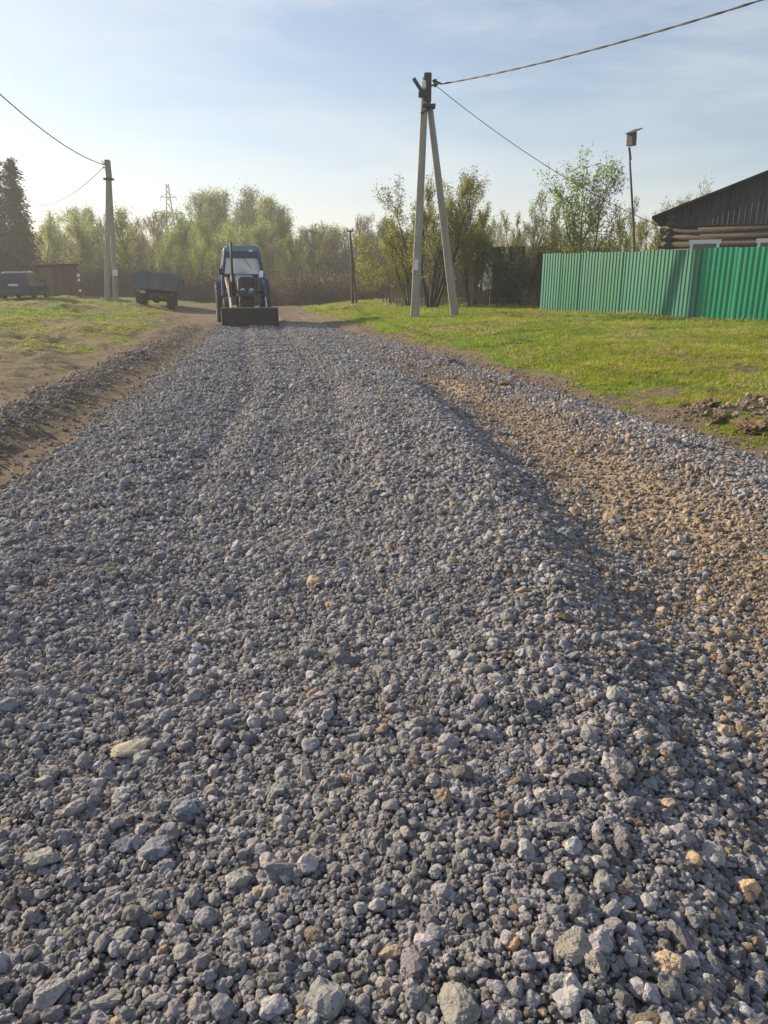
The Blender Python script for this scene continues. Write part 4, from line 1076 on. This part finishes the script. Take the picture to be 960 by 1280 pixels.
# ------------------------------------------------------------------ tractor with front loader
m, nt, b = new_mat('cab_window_glass')
b.inputs['Base Color'].default_value = (.75, .82, .85, 1); b.inputs['Roughness'].default_value = .03; b.inputs['Transmission Weight'].default_value = 0
b.inputs['Alpha'].default_value = .32; b.inputs['Specular IOR Level'].default_value = .9
M['cab_glass'] = m
tc_ = P(313, 408, 26.9); 
root = empty('front_loader_tractor', (tc_.x, tc_.y + .05, 0), R(14), 'blue wheeled tractor with a dark front loader bucket driving toward us on the gravel', 'tractor')
root.location.z = Hs(tc_.x, tc_.y) + .02
# local: -y is front; bucket at y=0, body behind (+y)
yF = 1.35      # front axle
yR = yF + 2.4
for s in (-1, 1):
    wheel(root, (s * .72, yF, .48), .48, .26, M['loader_grey'], 16)
    wheel(root, (s * .84, yR, .78), .78, .40, M['loader_grey'], 20)
MB().tube([(-.7, yF, .48), (.7, yF, .48)], .07, 8).build('front_axle', M['truck_dark'], root)
bd = MB(); bd.box((0, yF + 1.0, .78), (.5, 2.6, .46)); bd.box((0, yF - .35, .72), (.42, .3, .3)); bd.tube([(-.8, yR, .78), (.8, yR, .78)], .13, 8)
bd.build('chassis', M['truck_dark'], root, bevel=.02)
hd = MB(); hd.hexa([(-.31, .82, 1.0), (.31, .82, 1.0), (.36, 2.55, 1.0), (-.36, 2.55, 1.0)], [(-.29, .88, 1.66), (.29, .88, 1.66), (.36, 2.55, 1.78), (-.36, 2.55, 1.78)])
hood = hd.build('hood', M['blue_dirty'], root, bevel=.05)
MB().box((-.02, .80, 1.46), (.42, .05, .40)).build('grille', M['grille'], hood)
MB().box((0, .80, 1.12), (.62, .06, .22)).build('lamp_panel', M['blue_dirty'], hood, bevel=.01)
for s in (-.15, .15): MB().lathe([(0, .105), (.05, .10), (.07, .06), (.075, .01)], (s, .77, 1.17), 'y', 16, True).build('headlight', M['lamp_glass'], hood, smooth=True).location = (0, 0, 0)
# cab
yc0, yc1 = 2.55, 4.05; zt_ = 2.72
def cabpt(s, y, z):
    w = np.interp(z, [1.0, 1.75, 2.62], [.78, .76, .60]); return Vector((s * w, y + (.16 if y < 3 else -.08) * (z - 1.0) / 1.6, z))
fr = MB()
for s in (-1, 1):
    for y in (yc0, 3.3, yc1):
        fr.tube([cabpt(s, y, 1.0), cabpt(s, y, 1.75), cabpt(s, y, 2.62)], .062 if y != 3.3 else .04, 6)
    fr.tube([cabpt(s, yc0, 1.72), cabpt(s, yc1, 1.72)], .05, 6)
fr.tube([cabpt(-1, yc0, 1.74), cabpt(1, yc0, 1.74)], .05, 6)
fr.tube([cabpt(-1, yc1, 1.7), cabpt(1, yc1, 1.7)], .05, 6)
cab = fr.build('cab_frame', M['blue'], root)
MB().hexa([cabpt(-1, yc0 + .03, .98), cabpt(1, yc0 + .03, .98), cabpt(1, yc1, .98), cabpt(-1, yc1, .98)], [cabpt(-1, yc0 + .03, 1.7), cabpt(1, yc0 + .03, 1.7), cabpt(1, yc1, 1.7), cabpt(-1, yc1, 1.7)]).build('cab_body', M['blue'], root)
MB().hexa([(-.70, yc0 - .02, 2.56), (.70, yc0 - .02, 2.56), (.70, yc1 + .1, 2.56), (-.70, yc1 + .1, 2.56)], [(-.60, yc0 + .12, 2.80), (.60, yc0 + .12, 2.80), (.60, yc1 - .05, 2.80), (-.60, yc1 - .05, 2.80)]).build('cab_roof', M['blue_light'], root, bevel=.05)
MB().box((0, yc0 + .12, 2.46), (1.16, .03, .22)).build('visor_panel', M['blue'], cab)
def quad(a, b_, c, d_, name, mt, par, th=.006):
    mb = MB(); n_ = (b_ - a).cross(d_ - a).normalized() * th; mb.hexa([a, b_, c, d_], [a + n_, b_ + n_, c + n_, d_ + n_]); return mb.build(name, mt, par)
quad(cabpt(-.95, yc0 + .02, 1.78), cabpt(.95, yc0 + .02, 1.78), cabpt(.95, yc0 + .02, 2.36), cabpt(-.95, yc0 + .02, 2.36), 'windshield', M['cab_glass'], cab)
quad(cabpt(-.95, yc1 - .02, 1.75), cabpt(.95, yc1 - .02, 1.75), cabpt(.95, yc1 - .02, 2.5), cabpt(-.95, yc1 - .02, 2.5), 'rear_window', M['cab_glass'], cab)
for s in (-1, 1): quad(cabpt(s * 1.0, yc0 + .05, 1.76), cabpt(s * 1.0, yc1 - .05, 1.76), cabpt(s * 1.0, yc1 - .05, 2.5), cabpt(s * 1.0, yc0 + .05, 2.5), 'side_window', M['cab_glass'], cab)
MB().tube([(.02, yc0 + .0, 2.42), (.34, yc0 - .02, 1.95)], .014, 5).build('wiper', M['steel_dark'], cab)
st_ = MB(); st_.lathe([(-.02, .19), (.02, .21), (.02, .17), (-.02, .19)], (.0, yc0 + .45, 1.78), 'y', 16); st_.tube([(0, yc0 + .45, 1.78), (0, yc0 + .3, 1.3)], .03, 6); st_.build('steering_wheel', M['steel_dark'], cab)
st_ = MB(); st_.box((0, 3.55, 1.55), (.5, .14, .7)); st_.box((0, 3.35, 1.25), (.5, .5, .14)); st_.build('seat', M['grille'], cab, bevel=.03)
MB().box((.32, yc0 + .02, 2.62), (.14, .06, .08)).build('roof_lamp', M['lamp_glass'], cab)
# fenders
for s in (-1, 1):
    f_ = MB(); pts = []
    prof = [(yR + .86 * math.cos(R(a_)), .78 + .86 * math.sin(R(a_))) for a_ in range(20, 176, 15)]
    prof2 = [(yR + .82 * math.cos(R(a_)), .78 + .82 * math.sin(R(a_))) for a_ in range(170, 19, -15)]
    f_.prism(prof + prof2, 'x', s * .66, s * 1.0); f_.build('fender', M['blue_dirty'], root)
ex = MB(); ex.tube([(-.44, 1.75, 1.1), (-.44, 1.75, 1.75)], .075, 10); ex.tube([(-.44, 1.75, 1.75), (-.44, 1.75, 2.88)], .042, 8); ex.tube([(-.3, 1.9, 1.2), (-.44, 1.75, 1.2)], .05, 6)
ex.build('exhaust_pipe', M['steel_dark'], root, smooth=True)
# mirrors
mi = MB(); mi.tube([(.62, yc0 + .1, 2.25), (.68, yc0 - .18, 1.95)], .015, 5); a_ = mi.build('mirror_arm', M['steel_dark'], root)
MB().box((.66, yc0 - .2, 1.78), (.17, .05, .26), Matrix.Rotation(R(-28), 3, 'Z') @ Matrix.Rotation(R(-18), 3, 'X')).build('mirror', M['chrome'], a_, bevel=.01)
mi = MB(); mi.tube([(-.62, yc0 + .1, 2.2), (-.8, yc0 - .1, 2.0)], .015, 5); a_ = mi.build('mirror_arm', M['steel_dark'], root)
MB().box((-.82, yc0 - .1, 1.86), (.15, .04, .24)).build('mirror', M['steel_dark'], a_, bevel=.01)
# loader
for s in (-1, 1):
    t_ = MB(); t_.box((s * .52, 2.2, 1.15), (.10, .16, 1.0)); t_.box((s * .46, 2.2, .8), (.3, .3, .25)); t_.build('loader_tower', M['loader_grey'], root, bevel=.01)
    a_ = MB(); pa, pb, pc_ = Vector((s * .66, 2.25, 1.60)), Vector((s * .64, 1.0, 1.22)), Vector((s * .62, .25, .42))
    a_.beam(pa, pb, (.09, .17), (.09, .16)); a_.beam(pb, pc_, (.09, .16), (.09, .12))
    arm = a_.build('loader_arm', M['loader_grey'] if s < 0 else M['blue'], root, bevel=.008)
    h_ = MB(); h_.tube([(s * .70, 1.95, 1.0), (s * .70, 1.35, 1.12)], .045, 8); h_.tube([(s * .62, .95, 1.38), (s * .62, .62, .98)], .04, 8); h_.build('hydraulic_cylinder', M['steel_dark'], arm)
    h_ = MB(); h_.tube([(s * .70, 1.35, 1.12), (s * .70, 1.1, 1.18)], .022, 8); h_.tube([(s * .62, .62, .98), (s * .62, .22, .52)], .024, 8); h_.build('piston_rod', M['chrome'], arm)
MB().tube([(-.64, 1.02, 1.14), (.64, 1.02, 1.14)], .05, 8).build('cross_tube', M['truck_dark'], root)
bk = MB(); W2 = .96; th = .025
prof = [(-.06, .02), (.42, .0), (.56, .12), (.54, .45), (.40, .62), (.37, .60), (.49, .44), (.51, .14), (.40, .03), (-.06, .045)]
prof = [(-.16, .02), (.02, .0)] and [(.0, .60), (.03, .62), (.14, .50), (.28, .40), (.34, .22), (.28, .05), (.10, .0), (-.16, .0), (-.16, .02), (.0, .03), (.02, .2)]
bk.prism([(.0, .60), (.045, .62), (.20, .52), (.32, .36), (.34, .20), (.26, .06), (.08, .0), (-.10, .0), (-.03, .05), (-.02, .30)], 'x', -W2, W2)
bucket = bk.build('bucket', M['rust_steel'], root)
cp = MB()
for s in (-1, 1): cp.prism([(-.035, .645), (.08, .645), (.24, .53), (.36, .37), (.38, .19), (.28, .02), (.08, -.02), (-.13, -.02)], 'x', s * W2, s * (W2 + .03))
cp.build('side_plate', M['rust_steel'], bucket)
eb = MB(); eb.box((0, -.01, .625), (2.0, .06, .035)); eb.build('top_edge', M['loader_grey'], bucket)

# ------------------------------------------------------------------ parked hatchback
def car(px, Yd, rz, paint, label, dz=0):
    q = P(px, 373, Yd); root = empty('hatchback_car', (q.x, q.y, Hs(q.x, q.y) + dz), rz, label, 'car')
    # local: rear faces -y, front +y
    def loft(secs, name, mt, par, bevel=0):
        mb = MB(); n = len(secs[0]); vs = [p for s in secs for p in s]
        fs = [tuple(range(n)), tuple(range((len(secs) - 1) * n + n - 1, (len(secs) - 1) * n - 1, -1))]
        for i in range(len(secs) - 1):
            for k in range(n): fs.append((i * n + k, i * n + (k + 1) % n, (i + 1) * n + (k + 1) % n, (i + 1) * n + k))
        mb.add(vs, fs); return mb.build(name, mt, par, bevel=bevel)
    def sec(y, w, z0, z1): # lower body cross-section with rounded sides
        return [(-w * .93, y, z0), (w * .93, y, z0), (w, y, z0 + .15), (w * 1.0, y, z0 + (z1 - z0) * .6), (w * .93, y, z1), (-w * .93, y, z1), (-w, y, z0 + (z1 - z0) * .6), (-w, y, z0 + .15)]
    body = loft([sec(-2.0, .74, .32, .85), sec(-1.93, .83, .26, .98), sec(-1.3, .86, .24, 1.0), (sec(0, .87, .24, .98)), sec(1.0, .86, .24, .95), sec(1.7, .82, .26, .80), sec(1.98, .70, .32, .66)], 'body', paint, root, .02)
    def gs(y, w, zt): return [(-w, y, .93), (w, y, .93), (w * (.83 if zt > 1.1 else 1), y, zt - .04), (w * (.68 if zt > 1.1 else 1), y, zt), (-w * (.68 if zt > 1.1 else 1), y, zt), (-w * (.83 if zt > 1.1 else 1), y, zt - .04)]
    loft([gs(-1.93, .80, .96), gs(-1.72, .80, 1.38), gs(-1.45, .80, 1.47), gs(-.4, .80, 1.52), gs(.35, .80, 1.45), gs(1.15, .80, .95)], 'cabin', paint, root, .02)
    def q4(a, b_, c, d_, nm): 
        return quad(Vector(a), Vector(b_), Vector(c), Vector(d_), nm, M['car_glass'], root, .008)
    q4((-.70, -1.925, 1.0), (.70, -1.925, 1.0), (.60, -1.755, 1.36), (-.60, -1.755, 1.36), 'rear_window')
    q4((-.72, 1.13, 1.0), (.72, 1.13, 1.0), (.60, .42, 1.43), (-.60, .42, 1.43), 'windscreen')
    for s in (-1, 1):
        a_ = [(s * .795, -.35, .99), (s * .795, .85, .99), (s * .672, .27, 1.41), (s * .663, -.35, 1.45)]; b2 = [(s * .795, -1.7, 1.0), (s * .795, -.42, .99), (s * .663, -.42, 1.45), (s * .672, -1.45, 1.40)]
        for pts_ in (a_, b2):
            if s < 0: pts_ = pts_[::-1]
            q4(*pts_, 'side_window')
        MB().box((s * .72, -1.94, .86), (.17, .10, .26)).build('tail_light', M['red_lens'], root, bevel=.02)
        MB().box((s * .58, 1.90, .62), (.26, .12, .14)).build('headlight', M['lamp_glass'], root, bevel=.02)
        MB().box((s * .93, .72, 1.0), (.16, .08, .12)).build('mirror', paint, root, bevel=.02)
        for y in (-1.25, 1.28): wheel(root, (s * .78, y, .31), .31, .19, M['loader_grey'])
    MB().box((0, -1.99, .42), (1.55, .14, .26)).build('bumper', paint, root, bevel=.04)
    MB().box((-.02, -2.005, .76), (.50, .02, .11)).build('number_plate', M['plate'], root)
    MB().tube([(-.5, -2.0, .27), (-.5, -2.12, .26)], .03, 8).build('exhaust_tip', M['chrome'], root)
car(33, 44.5, R(9), M['car_paint'], 'dark blue hatchback parked in front of the rusty shed', -.03)
car(-27, 45.0, R(6), M['lilac_paint'], 'pale lilac car cut off by the left edge beside the dark hatchback', -.03)

# ------------------------------------------------------------------ parked dump truck
q = P(196, 383, 42.5); root = empty('dump_truck', (q.x, q.y, Hs(q.x, q.y)), R(14), 'old grey-blue dump truck parked with its tailgate toward us left of the tractor', 'truck')
root.rotation_euler = (0, R(6), R(12)); root.scale = (.98, .98, 1)
# local: rear faces -y
def slab(x0, x1, y0, y1, z0, z1): 
    mb = MB(); return mb.box(((x0 + x1) / 2, (y0 + y1) / 2, (z0 + z1) / 2), (x1 - x0, y1 - y0, z1 - z0))
bz0, bz1 = 1.04, 1.74
slab(-1.15, 1.15, -1.7, 1.9, bz0 - .08, bz0).build('bed_floor', M['truck_blue'], root)
tg = slab(-1.15, 1.15, -1.76, -1.70, bz0 - .06, bz1).build('tailgate', M['truck_blue'], root)
rb = MB()
for x in (-1.1, -.4, .4, 1.1): rb.box((x, -1.785, (bz0 + bz1) / 2), (.07, .05, bz1 - bz0))
rb.box((0, -1.78, bz1 - .02), (2.3, .06, .06)); rb.build('ribs', M['truck_blue'], tg)
for s in (-1, 1):
    sdm = MB(); sdm.box((s * 1.17, .1, (bz0 + bz1) / 2), (.05, 3.6, bz1 - bz0))
    for y in (-1.4, -.5, .4, 1.3): sdm.box((s * 1.215, y, (bz0 + bz1) / 2), (.05, .08, bz1 - bz0))
    sdm.build('bed_side', M['truck_blue'], root)
slab(-1.2, 1.2, 1.9, 1.96, bz0, bz1 + .12).build('headboard', M['truck_blue'], root)
ch = MB()
for s in (-1, 1): ch.box((s * .42, .7, .78), (.10, 5.2, .18))
ch.box((0, -1.5, .78), (1.9, .1, .12)); ch.build('chassis', M['truck_dark'], root)
MB().tube([(-.85, -.4, .45), (.85, -.4, .45)], .09, 8).build('rear_axle', M['truck_dark'], root)
MB().lathe([(-.2, .05), (-.1, .2), (.1, .2), (.2, .05)], (0, -.4, .45), 'x', 12).build('differential', M['truck_dark'], root)
for s in (-1, 1):
    wheel(root, (s * .80, -.4, .45), .45, .42, M['truck_dark']); wheel(root, (s * .85, 2.9, .45), .45, .24, M['truck_dark'])
    MB().box((s * .82, -.95, .55), (.46, .02, .55)).build('mud_flap', M['grille'], root)
    MB().box((s * .85, -1.57, .80), (.20, .05, .10)).build('tail_light', M['red_lens'], root)
MB().box((-.62, -1.565, .80), (.42, .02, .12)).build('number_plate', M['plate'], root)
cb = MB(); cb.hexa([(-.85, 2.1, .7), (.85, 2.1, .7), (.85, 3.4, .7), (-.85, 3.4, .7)], [(-.72, 2.15, 1.78), (.72, 2.15, 1.78), (.72, 3.0, 1.78), (-.72, 3.0, 1.78)]); cb.build('cab', M['truck_dark'], root, bevel=.06)
cb = MB(); cb.hexa([(-.5, 3.4, .7), (.5, 3.4, .7), (.42, 4.3, .7), (-.42, 4.3, .7)], [(-.5, 3.3, 1.25), (.5, 3.3, 1.25), (.42, 4.25, 1.12), (-.42, 4.25, 1.12)]); cb.build('hood', M['truck_dark'], root, bevel=.05)
ma = MB(); ma.tube([(.82, 3.0, 1.5), (1.28, 2.9, 1.52)], .02, 5); a_ = ma.build('mirror_arm', M['steel_dark'], root)
MB().box((1.32, 2.88, 1.47), (.15, .04, .32), Matrix.Rotation(R(-30), 3, 'Z')).build('mirror', M['chrome'], a_)

# ------------------------------------------------------------------ light, sky, haze
AZ, EL = R(-60), R(24)
sd_ = Vector((math.sin(AZ) * math.cos(EL), math.cos(AZ) * math.cos(EL), math.sin(EL)))
sun = bpy.data.lights.new('sun', 'SUN'); sun.energy = 5.0; sun.angle = R(.6); sun.color = (1, .81, .56)
so = bpy.data.objects.new('sun', sun); C.objects.link(so); so.rotation_euler = sd_.to_track_quat('Z', 'Y').to_euler()
w = bpy.data.worlds.new('World'); sc.world = w; w.use_nodes = True; nt = w.node_tree
bg = nt.nodes['Background']
sky = nt.nodes.new('ShaderNodeTexSky'); sky.sky_type = 'NISHITA'; sky.sun_disc = False
sky.sun_elevation = EL; sky.sun_rotation = AZ; sky.air_density = 1.0; sky.dust_density = 0.7; sky.ozone_density = 1.6
# thin high cirrus, part of the sky itself
tcw = nt.nodes.new('ShaderNodeTexCoord'); mpw = nt.nodes.new('ShaderNodeMapping'); mpw.inputs['Scale'].default_value = (1.2, 2.2, 9); mpw.inputs['Rotation'].default_value = (.25, .12, .3)
nw = nt.nodes.new('ShaderNodeTexNoise'); nw.inputs['Scale'].default_value = 1.6; nw.inputs['Detail'].default_value = 7; nw.inputs['Roughness'].default_value = .6; nw.inputs['Distortion'].default_value = .5
nt.links.new(tcw.outputs['Generated'], mpw.inputs[0]); nt.links.new(mpw.outputs[0], nw.inputs[0])
mr_ = nt.nodes.new('ShaderNodeMapRange'); mr_.inputs[1].default_value = .36; mr_.inputs[2].default_value = .8; mr_.inputs[3].default_value = 0.0; mr_.inputs[4].default_value = .8
nt.links.new(nw.outputs[0], mr_.inputs[0])
mxw = nt.nodes.new('ShaderNodeMix'); mxw.data_type = 'RGBA'; mxw.inputs[7].default_value = (6.0, 6.3, 6.6, 1)
nt.links.new(mr_.outputs[0], mxw.inputs[0]); nt.links.new(sky.outputs[0], mxw.inputs[6]); nt.links.new(mxw.outputs[2], bg.inputs[0])
bg.inputs[1].default_value = .078

hz = MB().box((0, 760, 14.0), (1900, 1760, 46)).build('haze', None); hz['kind'] = 'stuff'; hz['label'] = 'thin bright spring haze over the far wood'
hm = bpy.data.materials.new('haze_air'); hm.use_nodes = True; hn = hm.node_tree; hn.nodes.remove(hn.nodes['Principled BSDF'])
pv = hn.nodes.new('ShaderNodeVolumePrincipled'); pv.inputs['Density'].default_value = .0014; pv.inputs['Color'].default_value = (.92, .95, 1, 1); pv.inputs['Anisotropy'].default_value = .3
hn.links.new(pv.outputs[0], hn.nodes['Material Output'].inputs['Volume']); hz.data.materials.append(hm)

sc.view_settings.view_transform = 'Standard'; sc.view_settings.look = 'None'; sc.view_settings.exposure = 0.9; sc.view_settings.gamma = 1
sc.cycles.use_denoising = True
sc.cycles.max_bounces = 6; sc.cycles.transparent_max_bounces = 16
sc.cycles.volume_bounces = 0
